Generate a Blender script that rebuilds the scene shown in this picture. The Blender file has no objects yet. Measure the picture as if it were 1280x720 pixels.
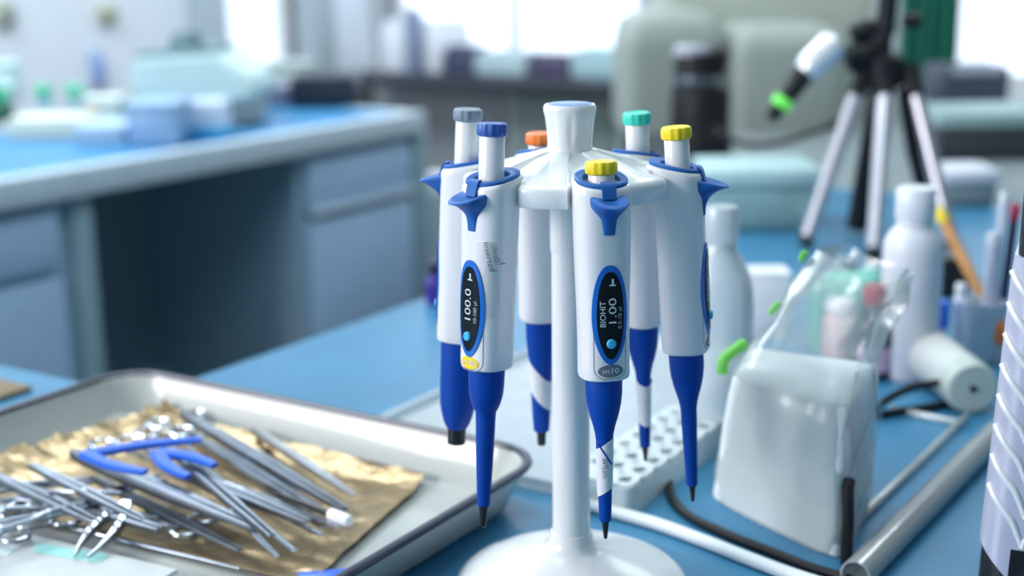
import bpy, bmesh, math, random
from mathutils import Vector, Matrix, noise
random.seed(7)
C = bpy.context.scene.collection
sc = bpy.context.scene
PI = math.pi
TZ = 0.80                      # bench height above the floor
# ------------------------------------------------------------------ camera
FPX = 1700.0
CH = 0.411
PITCH = math.radians(13.4); ROLL = math.radians(0.8)
CAM = Vector((0, 0, TZ + CH))
Fw = Vector((0, math.cos(PITCH), -math.sin(PITCH)))
Up = Vector((0, math.sin(PITCH), math.cos(PITCH)))
Rt = Vector((1, 0, 0))
cR = Rt*math.cos(ROLL) - Up*math.sin(ROLL)
cU = Rt*math.sin(ROLL) + Up*math.cos(ROLL)
cam_d = bpy.data.cameras.new('camera'); cam = bpy.data.objects.new('camera', cam_d); C.objects.link(cam)
cam_d.sensor_width = 36; cam_d.lens = FPX*36/1280
M = Matrix((cR, cU, -Fw)).transposed().to_4x4(); M.translation = CAM
cam.matrix_world = M
cam_d.clip_start = .02
cam_d.dof.use_dof = True; cam_d.dof.focus_distance = .785; cam_d.dof.aperture_fstop = 3.9
sc.camera = cam

TH = math.radians(32.5)
E1 = Vector((math.sin(TH), math.cos(TH), 0)); E2 = Vector((-math.cos(TH), math.sin(TH), 0))
def ray(x, y): return Fw + cR*((x-640)/FPX) + cU*((360-y)/FPX)
def onz(x, y, z=0):            # where the sight line of a photo point meets height z above the bench
    d = ray(x, y); t = (TZ+z-CAM.z)/d.z; return CAM + d*t
def aty(x, y, Y):
    d = ray(x, y); return CAM + d*(Y/d.y)
def st(s, t, z=0): return E1*s + E2*t + Vector((0, 0, z))     # room frame, z above floor
def onplane(x, y, s=None, t=None):
    d = ray(x, y)
    k = s/d.dot(E1) if s is not None else t/d.dot(E2)
    return CAM + d*k
RZ = math.atan2(E1.y, E1.x)    # local x -> E1, local y -> E2

# ------------------------------------------------------------------ materials
def mat(name, col, rough=.5, metal=0, var=.04, scale=30, emit=None, alpha=None, trans=0, coat=0, sss=0, bump=0, bscale=200, ior=1.5, spec=.5):
    m = bpy.data.materials.new(name); m.use_nodes = True
    nt = m.node_tree; b = nt.nodes['Principled BSDF']
    b.inputs['Roughness'].default_value = rough; b.inputs['Metallic'].default_value = metal
    b.inputs['IOR'].default_value = ior; b.inputs['Coat Weight'].default_value = coat
    b.inputs['Transmission Weight'].default_value = trans
    b.inputs['Specular IOR Level'].default_value = spec
    if sss:
        b.inputs['Subsurface Weight'].default_value = sss; b.inputs['Subsurface Radius'].default_value = (.01, .01, .01)
    tc = nt.nodes.new('ShaderNodeTexCoord'); nz = nt.nodes.new('ShaderNodeTexNoise')
    nz.inputs['Scale'].default_value = scale; nz.inputs['Detail'].default_value = 4
    nt.links.new(tc.outputs['Object'], nz.inputs['Vector'])
    rp = nt.nodes.new('ShaderNodeValToRGB')
    lo = [max(0, c*(1-var)) for c in col]; hi = [min(1, c*(1+var)) for c in col]
    rp.color_ramp.elements[0].color = (*lo, 1); rp.color_ramp.elements[1].color = (*hi, 1)
    rp.color_ramp.elements[0].position = .3; rp.color_ramp.elements[1].position = .7
    nt.links.new(nz.outputs['Fac'], rp.inputs['Fac']); nt.links.new(rp.outputs['Color'], b.inputs['Base Color'])
    if emit:
        b.inputs['Emission Color'].default_value = (*emit[0], 1); b.inputs['Emission Strength'].default_value = emit[1]
    if alpha is not None: b.inputs['Alpha'].default_value = alpha
    if bump:
        n2 = nt.nodes.new('ShaderNodeTexNoise'); n2.inputs['Scale'].default_value = bscale
        nt.links.new(tc.outputs['Object'], n2.inputs['Vector'])
        bp = nt.nodes.new('ShaderNodeBump'); bp.inputs['Strength'].default_value = bump; bp.inputs['Distance'].default_value = .002
        nt.links.new(n2.outputs['Fac'], bp.inputs['Height']); nt.links.new(bp.outputs['Normal'], b.inputs['Normal'])
    return m
W = mat('white_plastic', (.82, .82, .845), .28, var=.01, coat=.2)
WS = mat('stand_white', (.82, .845, .86), .25, var=.01, coat=.3)
WM = mat('white_matte', (.78, .80, .83), .6)
BLUE = mat('cobalt_blue_plastic', (.0, .055, .36), .48, var=.03, spec=.25)
TRIG = mat('blue_rubber', (.018, .125, .43), .48, var=.03, spec=.3)
RING = mat('bright_blue_frame', (.008, .15, .60), .3, var=.02)
CYAN = mat('cyan_button', (.06, .50, .85), .3)
BLK = mat('black_plastic', (.012, .013, .016), .35)
LCD = mat('black_display', (.006, .010, .013), .3, spec=.2)
DIG = mat('display_print', (.62, .74, .78), .4)
DIGM = mat('display_print_soft', (.42, .56, .60), .4)
YEL = mat('yellow_cap', (.93, .70, .015), .4)
GRYC = mat('grey_cap', (.20, .25, .33), .45)
BLUC = mat('blue_cap', (.03, .11, .42), .4)
ORG = mat('orange_cap', (.85, .20, .03), .4)
TEALC = mat('teal_cap', (.04, .62, .48), .4)
GREYP = mat('grey_print', (.16, .21, .24), .5)
LINEG = mat('grey_line', (.33, .38, .42), .5)
BADGE = mat('badge_grey', (.15, .19, .23), .5)
STEEL = mat('steel', (.44, .48, .54), .22, 1, var=.12, scale=60)
STEELD = mat('satin_steel', (.28, .32, .38), .36, 1, var=.12, scale=60)
ENAM = mat('white_enamel', (.45, .475, .455), .26, var=.03, scale=12, coat=.3)
NAVY = mat('navy_enamel', (.012, .02, .05), .3)
FOIL = mat('gold_brown_foil', (.31, .225, .12), .33, .85, var=.3, scale=35, bump=.8, bscale=70)
PAPER = mat('paper', (.54, .58, .58), .7, bump=.1)
TEALP = mat('teal_print', (.35, .72, .70), .7)
PBLUE = mat('vivid_blue_plastic', (.01, .12, .70), .35)
ALU = mat('aluminium', (.62, .60, .66), .35, .85)
RUB = mat('black_rubber', (.009, .010, .013), .5, spec=.3)
GREEN = mat('green_plastic', (.16, .60, .08), .5)
def film_material(name, tint, mix, gl=.06, rough=.15, bump=.8, bscale=28, fk=.8):
    m = bpy.data.materials.new(name); m.use_nodes = True; nt = m.node_tree
    for n in list(nt.nodes): nt.nodes.remove(n)
    out = nt.nodes.new('ShaderNodeOutputMaterial'); tr = nt.nodes.new('ShaderNodeBsdfTransparent')
    tr.inputs['Color'].default_value = (.97, .98, .98, 1)
    df = nt.nodes.new('ShaderNodeBsdfPrincipled'); df.inputs['Base Color'].default_value = (*tint, 1); df.inputs['Roughness'].default_value = .3
    g = nt.nodes.new('ShaderNodeBsdfGlossy'); g.inputs['Roughness'].default_value = rough
    tc = nt.nodes.new('ShaderNodeTexCoord'); nz = nt.nodes.new('ShaderNodeTexNoise'); nz.inputs['Scale'].default_value = bscale; nz.inputs['Detail'].default_value = 3
    bp = nt.nodes.new('ShaderNodeBump'); bp.inputs['Strength'].default_value = bump; bp.inputs['Distance'].default_value = .01
    nt.links.new(tc.outputs['Object'], nz.inputs['Vector']); nt.links.new(nz.outputs['Fac'], bp.inputs['Height'])
    nt.links.new(bp.outputs['Normal'], g.inputs['Normal'])
    m1 = nt.nodes.new('ShaderNodeMixShader'); m1.inputs['Fac'].default_value = mix
    nt.links.new(tr.outputs[0], m1.inputs[1]); nt.links.new(df.outputs[0], m1.inputs[2])
    fr = nt.nodes.new('ShaderNodeFresnel'); fr.inputs['IOR'].default_value = 1.45
    ad = nt.nodes.new('ShaderNodeMath'); ad.operation = 'MULTIPLY_ADD'; ad.inputs[1].default_value = fk; ad.inputs[2].default_value = gl
    nt.links.new(bp.outputs['Normal'], fr.inputs['Normal']); nt.links.new(fr.outputs[0], ad.inputs[0])
    m2 = nt.nodes.new('ShaderNodeMixShader'); nt.links.new(ad.outputs[0], m2.inputs['Fac'])
    nt.links.new(m1.outputs[0], m2.inputs[1]); nt.links.new(g.outputs[0], m2.inputs[2])
    nt.links.new(m2.outputs[0], out.inputs['Surface'])
    return m
FILM = film_material('clear_bag_film', (.80, .90, .90), .20, .03, .2, .4, 14)
CLEARP = film_material('clear_rack_plastic', (.80, .92, .95), .70, .04, .15, .15, 60)
CLEARP2 = film_material('clear_lid_plastic', (.82, .92, .98), .42, .05, .15, .1, 40, .5)
MILK = film_material('milky_bottle_plastic', (.72, .82, .88), .62, .04, .3, .1, 20)
STICK = film_material('clear_sticker', (.8, .84, .86), .03, .0, .3, .3, 120, .25)
GLASS = film_material('clear_glass_rod', (.92, .97, .97), .36, .10, .12, .05, 20)

# ------------------------------------------------------------------ mesh helpers
def finish(bm, name, m, parent=None, sharp=38):
    bmesh.ops.remove_doubles(bm, verts=bm.verts, dist=1e-6)
    bmesh.ops.recalc_face_normals(bm, faces=bm.faces)
    lim = math.radians(sharp)
    for f in bm.faces: f.smooth = True
    for e in bm.edges:
        if len(e.link_faces) == 2:
            e.smooth = e.calc_face_angle(0) < lim
    me = bpy.data.meshes.new(name); bm.to_mesh(me); bm.free()
    o = bpy.data.objects.new(name, me); C.objects.link(o)
    if isinstance(m, (list, tuple)):
        for k in m: me.materials.append(k)
    else: me.materials.append(m)
    if parent: o.parent = parent
    return o
def tag(o, label=None, cat=None, group=None, kind=None):
    if label: o['label'] = label
    if cat: o['category'] = cat
    if group: o['group'] = group
    if kind: o['kind'] = kind
    return o
def thing(name, label, cat, loc=(0, 0, 0), rz=0, group=None):
    o = bpy.data.objects.new(name, None); o.empty_display_size = .02; C.objects.link(o)
    o.location = loc; o.rotation_euler = (0, 0, rz); tag(o, label, cat, group); return o
def box(bm, x0, x1, y0, y1, z0, z1, bev=0, seg=2, xf=None):
    r = bmesh.ops.create_cube(bm, size=1)
    vs = r['verts']
    for v in vs:
        v.co = Vector(((x0+x1)/2+v.co.x*(x1-x0), (y0+y1)/2+v.co.y*(y1-y0), (z0+z1)/2+v.co.z*(z1-z0)))
    if bev:
        es = set(e for v in vs for e in v.link_edges)
        r2 = bmesh.ops.bevel(bm, geom=list(es), offset=bev, segments=seg, profile=.5, affect='EDGES')
        vs = list(set(v for f in r2['faces'] for v in f.verts) | set(v for v in vs if v.is_valid))
    if xf:
        allv = set()
        st_ = [v for v in vs if v.is_valid]
        seen = set(st_)
        while st_:
            v = st_.pop(); allv.add(v)
            for e in v.link_edges:
                w = e.other_vert(v)
                if w not in seen: seen.add(w); st_.append(w)
        for v in allv: v.co = xf @ v.co
def loft(bm, rings, cap0=True, cap1=True, closed=True):
    prev = None; first = None
    for r in rings:
        cur = [bm.verts.new(p) for p in r]
        if prev:
            n = len(cur)
            for i in range(n if closed else n-1):
                j = (i+1) % n
                bm.faces.new((prev[i], prev[j], cur[j], cur[i]))
        else: first = cur
        prev = cur
    if closed and cap0: bm.faces.new(list(reversed(first)))
    if closed and cap1: bm.faces.new(prev)
def circ(r, z, n=32, cx=0, cy=0, a0=0): return [Vector((cx+r*math.cos(a0+2*PI*i/n), cy+r*math.sin(a0+2*PI*i/n), z)) for i in range(n)]
def lathe(bm, prof, n=32, cx=0, cy=0, cap0=True, cap1=True): loft(bm, [circ(r, z, n, cx, cy) for r, z in prof], cap0, cap1)
def tube(bm, pts, r, n=10, caps=True):
    pts = [Vector(p) for p in pts]; rr = r if isinstance(r, (list, tuple)) else [r]*len(pts)
    rings = []; nrm = None
    for i, p in enumerate(pts):
        d = (pts[min(i+1, len(pts)-1)] - pts[max(i-1, 0)]).normalized()
        if nrm is None:
            nrm = d.orthogonal().normalized()
        nrm = (nrm - d*nrm.dot(d)).normalized()
        b = d.cross(nrm)
        rings.append([p + (nrm*math.cos(2*PI*k/n) + b*math.sin(2*PI*k/n))*rr[i] for k in range(n)])
    loft(bm, rings, caps, caps)
def spline(pts, sub=8):
    pts = [Vector(p) for p in pts]; out = []
    P = [pts[0]] + pts + [pts[-1]]
    for i in range(1, len(P)-2):
        a, b, c, d = P[i-1], P[i], P[i+1], P[i+2]
        for k in range(sub):
            t = k/sub
            out.append(.5*((2*b) + (c-a)*t + (2*a-5*b+4*c-d)*t*t + (3*b-a-3*c+d)*t**3))
    out.append(pts[-1]); return out
def rrect(hx, hy, z, r, n=5, cx=0, cy=0):
    out = []
    for (sx, sy, a) in ((1, 1, 0), (-1, 1, PI/2), (-1, -1, PI), (1, -1, 1.5*PI)):
        for k in range(n+1):
            t = a + (PI/2)*k/n
            out.append(Vector((cx+sx*(hx-r)+r*math.cos(t), cy+sy*(hy-r)+r*math.sin(t), z)))
    return out
def torus(bm, R, r, n=24, m=10, xf=Matrix(), sx=1):
    vs = []
    for i in range(n):
        a = 2*PI*i/n
        vs.append([bm.verts.new(xf @ Vector(((R+r*math.cos(b))*math.cos(a)*sx, (R+r*math.cos(b))*math.sin(a), r*math.sin(b)))) for b in [2*PI*j/m for j in range(m)]])
    for i in range(n):
        for j in range(m):
            bm.faces.new((vs[i][j], vs[(i+1) % n][j], vs[(i+1) % n][(j+1) % m], vs[i][(j+1) % m]))
def part(name, m, parent, fn, *a, sharp=38, **k):
    bm = bmesh.new(); fn(bm, *a, **k); return finish(bm, name, m, parent, sharp)
def text_pts(body, size):
    cu = bpy.data.curves.new('lettering', 'FONT'); cu.body = body; cu.size = size; cu.align_x = 'CENTER'; cu.align_y = 'CENTER'; cu.resolution_u = 3
    o = bpy.data.objects.new('lettering', cu); C.objects.link(o)
    bpy.context.view_layer.update()
    me = bpy.data.meshes.new_from_object(o.evaluated_get(bpy.context.evaluated_depsgraph_get()))
    bpy.data.objects.remove(o); bpy.data.curves.remove(cu)
    return me
def lettering(body, size, fn, m, parent, stretch=1.0, name='lettering'):
    me = text_pts(body, size)
    for v in me.vertices: v.co = fn(v.co.x*stretch, v.co.y)
    me.materials.clear(); me.materials.append(m); me.name = name
    o = bpy.data.objects.new(name, me); C.objects.link(o); o.parent = parent; return o

# ================================================================== PIPETTE STAND
SC = aty(714, 640, .84); SX, SY = SC.x, .84
R_H = .0672
PHI = [13, 75, 136, 195, 255, 314]
stand = thing('pipette_stand', 'white round carousel stand holding six pipettes on a domed base', 'pipette stand', (SX, SY, TZ))
part('base', WS, stand, lathe, [(.0755, 0), (.0775, .002), (.0782, .006), (.0765, .0105), (.071, .0155), (.060, .0205), (.046, .0255), (.032, .0295), (.022, .0325), (.017, .035), (.0148, .039), (.0136, .045)], 72)
def mark(bm):
    P = [(.0765, .0105), (.071, .0155), (.060, .0205), (.046, .0255)]
    def zr(r):
        for (r0, z0), (r1, z1) in zip(P, P[1:]):
            if r1 <= r <= r0: return z0+(z1-z0)*(r-r0)/(r1-r0)
    g = []
    for i in range(13):
        for j in range(4):
            a = math.radians(114+i*2.2); r = .0615+j*.0012
            g.append(bm.verts.new((r*math.cos(a), r*math.sin(a), zr(r)+.0005)))
    for i in range(12):
        for j in range(3): bm.faces.new((g[i*4+j], g[i*4+j+1], g[i*4+j+5], g[i*4+j+4]))
part('base_mark', mat('slate_blue_mark', (.10, .20, .42), .5), stand, mark)
part('pole', WS, stand, lathe, [(.0124, .040), (.0122, .10), (.0119, .240)], 48)
part('pole_sleeve', WS, stand, lathe, [(.0124, .2345), (.0128, .2360), (.0128, .2765)], 48)
def carousel(bm):
    N = 180
    def edge(a):
        d = min(abs((math.degrees(a)-(p-90)+180) % 360-180) for p in PHI)
        lob = .0665*(1-.035*((30-d)/30)**2 if d > 17 else 1)
        k = min(1, max(0, (d-13.5)/3.0)); k = k*k*(3-2*k)
        k2 = min(1, max(0, (d-7)/15)); k2 = k2*k2*(3-2*k2)
        return .0508*(1-k)+lob*k, k2
    def ring(fr, zf, inset=0):
        out = []
        for i in range(N):
            a = 2*PI*i/N; R, k = edge(a)
            r = min(R-inset, R*fr) if fr <= 1 else R
            out.append(Vector((r*math.cos(a), r*math.sin(a), zf(a, k))))
        return out
    rings = [ring(.25, lambda a, k: .2740), ring(.9, lambda a, k: .2740), ring(.95, lambda a, k: .273), ring(1, lambda a, k: .2725, .0008), ring(1, lambda a, k: .2733),
             ring(1, lambda a, k: .2820), ring(1, lambda a, k: .2836, .0005), ring(1, lambda a, k: .2848, .0016), ring(1, lambda a, k: .2856, .0034)]
    for fr, z, dip in ((.90, .2866, .0010), (.84, .2876, .0018), (.76, .2890, .0020), (.68, .2905, .0014), (.60, .2921, .0006), (.50, .2941, 0), (.42, .2955, 0), (.33, .2972, 0), (.26, .2985, 0), (.19, .299, 0)):
        rings.append(ring(fr, lambda a, k, z=z, dip=dip: z-dip*(1-k)))
    loft(bm, rings)
part('carousel', WS, stand, carousel, sharp=50)
def knob(bm):
    rings = []
    for r, z in ((.0156, .2975), (.0143, .2992), (.0140, .3020), (.0142, .3060), (.0147, .3120), (.0154, .3175), (.0160, .3210), (.0164, .3235), (.0162, .3255), (.0153, .3268)):
        fl = .0011*math.sin(PI*min(1, max(0, (z-.3005)/.0215))) if .3005 < z < .322 else 0
        rings.append([Vector(((r-fl*(max(0, math.cos(i*2*PI*8/64))**3))*math.cos(2*PI*i/64), (r-fl*(max(0, math.cos(i*2*PI*8/64))**3))*math.sin(2*PI*i/64), z)) for i in range(64)])
    loft(bm, rings)
part('knob', WS, stand, knob)
part('knob_cap', mat('pale_blue_disc', (.20, .33, .60), .4), stand, lathe, [(.0138, .3260), (.0138, .3270), (.0132, .3273)], 48)

# ================================================================== PIPETTES
LB = .1165
def body_a(z):                 # half width at z below the body top
    t = min(1, max(0, -z/LB)); return .0163 - .0016*t + .0004*math.sin(t*PI*2)
def body_b(z):
    t = min(1, max(0, -z/LB)); return .0150 - .0004*t
EXP = 2.7
def body_x(y, z, off=0):
    a, b = body_a(z), body_b(z)
    q = min(.999, abs(y)/a); return b*(1-q**EXP)**(1/EXP) + off
def sup(a, b, z, n=56, sl=0, e=EXP):
    out = []
    for i in range(n):
        t = 2*PI*i/n; c, s = math.cos(t), math.sin(t)
        x = b*math.copysign(abs(c)**(2/e), c); y = a*math.copysign(abs(s)**(2/e), s)
        out.append(Vector((x, y, z - sl*x)))
    return out
SL = .26
def pip_body(bm, L):
    rings = [sup(.0105, .0100, -.0045, sl=SL), sup(.0108, .0104, -.0006, sl=SL), sup(body_a(0)-.0022, body_b(0)-.0022, 0, sl=SL), sup(body_a(0)-.0008, body_b(0)-.0008, -.0006, sl=SL), sup(body_a(0), body_b(0), -.0024, sl=SL)]
    for k in range(1, 15):
        z = -L*k/15; rings.append(sup(body_a(z), body_b(z), z, sl=SL*max(0, 1-k/4)))
    rings += [sup(body_a(-L), body_b(-L), -L+.003), sup(body_a(-L)-.0005, body_b(-L)-.0005, -L+.001), sup(body_a(-L)-.002, body_b(-L)-.002, -L), sup(.010, .010, -L)]
    for rg in rings[:6]:
        for v in rg:
            if v.x < 0:
                q = max(0, min(1, (v.z - SL*(-v.x) + .0065)/.0035)) if v.z > -.02 else 0
                v.x *= 1+.26*q
    rings.insert(5, [v.copy() for v in sup(body_a(-.005), body_b(-.005), -.0050, sl=SL)])
    loft(bm, rings)
def collar(bm):
    n = 48
    def R(k, z): return [Vector((v.x, v.y, v.z)) for v in sup(body_a(0)*k, body_b(0)*k, z, n, SL, 2.3)]
    out = [R(.93, -.001), R(.93, .0014), R(.88, .0020), R(.70, .0016), R(.66, .0010), R(.66, -.002)]
    for i, rg in enumerate(out):
        for v in rg:
            if v.x < 0: v.x *= 1.24 if i < 3 else 1.05
    loft(bm, out, False, False)
def hook(bm):
    rings = []; n = 20
    for k in range(15):
        t = k/14; z = -.0300 + .0205*t
        e = .0014 + .0150*t**2.6; q = max(0, min(1, (t-.40)/.45)); w = .0040 + .0018*t + .0050*q*q*(3-2*q)
        rings.append([Vector((.0132 + (e+.0012)*(max(0, math.cos(a))**.75 if math.cos(a) > 0 else 0), w*math.sin(a), z - .26*(e*max(0, math.cos(a)))*t)) for a in [-PI/2+PI*i/(n-1) for i in range(n)]])
    last = rings[-1]
    rings.append([Vector((.0132+(v.x-.0132)*.96, v.y*.97, v.z+.0011)) for v in last])
    rings.append([Vector((.0132+(v.x-.0132)*.80, v.y*.86, v.z+.0019)) for v in last])
    rings.append([Vector((.0132+(v.x-.0132)*.4, v.y*.45, v.z+.0012)) for v in last])
    loft(bm, rings)
    # bridge from hook to collar
    loft(bm, [[Vector((.0145, -.0040, -.0095)), Vector((.0168, -.0040, -.0095)), Vector((.0168, .0040, -.0095)), Vector((.0145, .0040, -.0095))],
              [Vector((.0125, -.0042, -.0020)), Vector((.0154, -.0042, -.0030)), Vector((.0154, .0042, -.0030)), Vector((.0125, .0042, -.0020))],
              [Vector((.0115, -.0042, .0002)), Vector((.0140, -.0042, -.0004)), Vector((.0140, .0042, -.0004)), Vector((.0115, .0042, .0002))]])
def oval(zc, hz, hy, u, pt=1.0):   # teardrop outline: rounded top, pointed bottom; u in 0..1
    a = 2*PI*u; c, s = math.cos(a), math.sin(a)
    z = zc + hz*c
    w = abs(s)**.85 if c > 0 else abs(s)**(.95+.35*pt*(-c))
    return math.copysign(w, s)*hy, z
def oval_patch(bm, zc, hz, hy, off, thick=.0006, pt=1, n=56):
    # conformal patch: rows across
    rows = []
    for i in range(n//2+1):
        u = i/n
        y1, z = oval(zc, hz, hy, u, pt)
        rows.append([Vector((body_x(y1*q, z, off), y1*q, z)) for q in [-1+.2*j for j in range(11)]])
    vs = [[bm.verts.new(p) for p in r] for r in rows]
    for i in range(len(vs)-1):
        for j in range(10):
            try: bm.faces.new((vs[i][j], vs[i][j+1], vs[i+1][j+1], vs[i+1][j]))
            except ValueError: pass
    ed = [e for e in bm.edges if len(e.link_faces) == 1]
    r = bmesh.ops.extrude_edge_only(bm, edges=ed)
    for v in r['geom']:
        if isinstance(v, bmesh.types.BMVert): v.co.x -= thick+.0008
def outline(bm, zt, zb, hy, off, wd=.00045):
    pts = []
    r = .006
    path = [(-hy, zt), (-hy, zb+r)]
    for k in range(9): a = PI+ (PI/2)*k/8; path.append((-hy+r+r*math.cos(a), zb+r+r*math.sin(a)))
    for k in range(9): a = 1.5*PI+(PI/2)*k/8; path.append((hy-r+r*math.cos(a), zb+r+r*math.sin(a)))
    path += [(hy, zb+r), (hy, zt)]
    tube(bm, [Vector((body_x(y, z, off), y, z)) for y, z in path], wd/2, 6)
def cap(bm, z0, h=.0078, r=.0094):
    n = 96; rings = []
    for k, (rr, zz) in enumerate(((r*.86, z0), (r*.97, z0+.0006), (r, z0+.002), (r, z0+h-.002), (r*.95, z0+h-.0007), (r*.82, z0+h), (r*.70, z0+h-.0002), (r*.3, z0+h-.0004))):
        fl = .0005 if 0 < k < 6 else 0
        rings.append([Vector(((rr-fl*(.5+.5*math.cos(i*2*PI*12/n)))*math.cos(2*PI*i/n), (rr-fl*(.5+.5*math.cos(i*2*PI*12/n)))*math.sin(2*PI*i/n), zz)) for i in range(n)])
    loft(bm, rings)
CAPS = {'yellow': YEL, 'grey': GRYC, 'blue': BLUC, 'orange': ORG, 'teal': TEALC}

def pipette(label, phi, tilt, capc, ph, kind, lat=0, disp=None, dz=0, L=LB, spin=0):
    # prof: lower (blue) cone in z below the body bottom
    if kind == 'slim':    prof = [(.0107, 0), (.0110, -.003), (.0109, -.009), (.0102, -.0155), (.0086, -.0225), (.0067, -.0285), (.0056, -.033), (.0051, -.037), (.0050, -.045), (.0045, -.060), (.0040, -.075), (.0036, -.0855)]; tip = (.0024, .0011, .0115)
    elif kind == 'long':  prof = [(.0109, 0), (.0111, -.003), (.0109, -.010), (.0104, -.016), (.0092, -.021), (.0078, -.0245), (.0064, -.027), (.0061, -.031), (.0056, -.050), (.0047, -.070), (.0041, -.085)]; tip = (.0030, .0019, .0145)
    elif kind == 'patch': prof = [(.0104, 0), (.0106, -.003), (.0104, -.010), (.0092, -.022), (.0078, -.032), (.0072, -.045), (.0064, -.058), (.0056, -.068)]; tip = (.0034, .0030, .0115)
    else:                 prof = [(.0122, 0), (.0124, -.004), (.0122, -.014), (.0120, -.034), (.0116, -.042), (.0106, -.047), (.0088, -.053), (.0068, -.0565)]; tip = (.0062, .0060, .0115)
    zk = {'slim': 1.04, 'long': 1.03, 'patch': 1.21, 'wide': 1.08}[kind]
    prof = [(q, z*zk) for q, z in prof]
    Ltot = L - prof[-1][1] + tip[2]
    r = thing('pipette', label, 'pipette', (0, 0, 0))
    a = math.radians(phi)
    out = Vector((math.sin(a), -math.cos(a), 0))
    top = Vector((SX, SY, TZ)) + out*R_H + Vector((0, 0, .2885+dz))
    rot = Matrix.Rotation(math.radians(lat), 4, 'Y') @ Matrix.Rotation(math.radians(phi-90+spin), 4, 'Z') @ Matrix.Rotation(math.radians(-tilt), 4, 'Y')
    r.rotation_euler = rot.to_euler()
    r.location = top - (rot @ Vector((0, 0, Ltot)))
    up = Matrix.Translation((0, 0, Ltot))
    ps = []
    def P(name, m, par, fn, *ar, sharp=38, **kw):
        bm = bmesh.new(); fn(bm, *ar, **kw)
        o = finish(bm, name, m, None, sharp); o.data.transform(up); o.parent = par; return o
    body = P('body', W, r, pip_body, L)
    P('collar', TRIG, r, collar)
    P('finger_hook', TRIG, r, hook, sharp=55)
    pl = P('plunger', W, r, lathe, [(.0076, -.008), (.0076, ph-.001), (.0070, ph)], 40)
    P('plunger_cap', CAPS[capc], pl, cap, ph-.0006)
    # display on the outer face
    zc = -.0765
    P('display_frame', RING, r, oval_patch, zc, .0292, .0106, .0009, pt=.45)
    dw = P('display_window', LCD, r, oval_patch, zc-.0002, .0256, .0081, .0013, pt=.45)
    P('button', CYAN, r, lambda bm: loft(bm, [[Vector((body_x(0, -.0930, .0008+h), q*math.cos(t), -.0930+q*math.sin(t))) for t in [2*PI*i/24 for i in range(24)]] for q, h in ((.0028, 0), (.0028, .0016), (.0024, .0022), (.0012, .0024))]))
    bl = None
    P('panel_line', LINEG, body, outline, -.082, -.1140, .0097, .0001)
    bc = YEL if disp and disp['badge'] == 'yellow' else BADGE
    bd = P('badge', bc, r, oval_patch, -.1095, .0037, .0076, .0003, .0001, pt=0)
    if disp:
        def fn(yc, zc_, off):
            return lambda x, y: Vector((body_x(yc-y, zc_+x, off), yc-y, zc_+x + Ltot))
        lettering(disp['num'], disp['ns'], fn(.0012 if disp['badge'] != 'yellow' else -.0002, -.0745, .0016), DIG, dw, disp['nst'])
        lettering(disp['rng'], .0034, fn(.0055, -.078, .0016), DIGM, dw, 1.05)
        if disp.get('brand'): lettering(disp['brand'], .0048, fn(-.0046, -.0755, .0016), DIG, dw, 1.0)
        # little arrow and scale at the upper end of the read-out
        def arrow(bm):
            for y0, y1, z0, z1 in ((-.0008, .0030, -.0592, -.0584), (.0006, .0018, -.0584, -.0550)):
                vs = [bm.verts.new((body_x(y, z, .0016), y, z)) for y, z in ((y0, z0), (y1, z0), (y1, z1), (y0, z1))]
                bm.faces.new(vs)
        P('lettering', DIG, dw, arrow)
        lettering(disp['bt'], .0046, lambda x, y: Vector((body_x(x, -.1095+y, .0006), x, -.1095+y+Ltot)), W, bd, 1.25)
    zb = -L
    sh = P('shaft', BLUE, r, lathe, [(.0098, zb+.006), (.0100, zb+.0002)] + [(q, zb+z) for q, z in prof], 40)
    if kind in ('slim', 'patch'):
        z0, z1 = (-.0405, -.0705) if kind == 'slim' else (-.036, -.058)
        def sleeve(bm):
            def rad(z):
                for (q0, a0), (q1, a1) in zip(prof, prof[1:]):
                    if a1 <= z <= a0: return q0+(q1-q0)*(z-a0)/(a1-a0)
                return prof[-1][0]
            n = 40; rings = []
            for k in range(13):
                row = []
                for i in range(n):
                    t = 2*PI*i/n
                    wv = .0038*math.cos(t-1.2) if kind == 'slim' else .010*math.cos(t-.9)
                    za, zb2 = z0+wv*.9, z1+wv*.8
                    z = za+(zb2-za)*k/12
                    row.append(Vector(((rad(z)+.0004)*math.cos(t), (rad(z)+.0004)*math.sin(t), zb+z)))
                rings.append(row)
            loft(bm, rings, False, False)
            ed = [e for e in bm.edges if len(e.link_faces) == 1]
            rr = bmesh.ops.extrude_edge_only(bm, edges=ed)
            for v in rr['geom']:
                if isinstance(v, bmesh.types.BMVert): v.co.x *= .85; v.co.y *= .85
        P('paper_sleeve', WM, sh, sleeve)
        if kind == 'slim':
            def stripe(bm):
                tube(bm, [Vector((.0054*math.cos(q), .0054*math.sin(q), zb-.040-.0125*(q+.95)/1.5)) for q in [-.95+1.5*k/10 for k in range(11)]], .0006, 6)
            P('sleeve_stripe', BLUE, sh, stripe)
    zt = zb+prof[-1][1]
    P('tip_cone', BLK, r, lathe, [(tip[0], zt+.002), (tip[0], zt), (tip[1], zt-tip[2]+.0006), (tip[1]*.7, zt-tip[2])], 28)
    return r, Ltot
D10 = dict(num='1.00', ns=.0066, nst=1.5, rng='0.5-10 µl', brand='BIOHIT', badge='grey', bt='m10')
D100 = dict(num='100.0', ns=.0072, nst=1.3, rng='10-100 µl', brand=None, badge='yellow', bt='m100')
p1, L1 = pipette('yellow-capped white pipette with printed white sleeve and m10 badge, nearest the camera', PHI[0], 3.0, 'yellow', .0040, 'slim', .1, D10, dz=.001)
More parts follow.
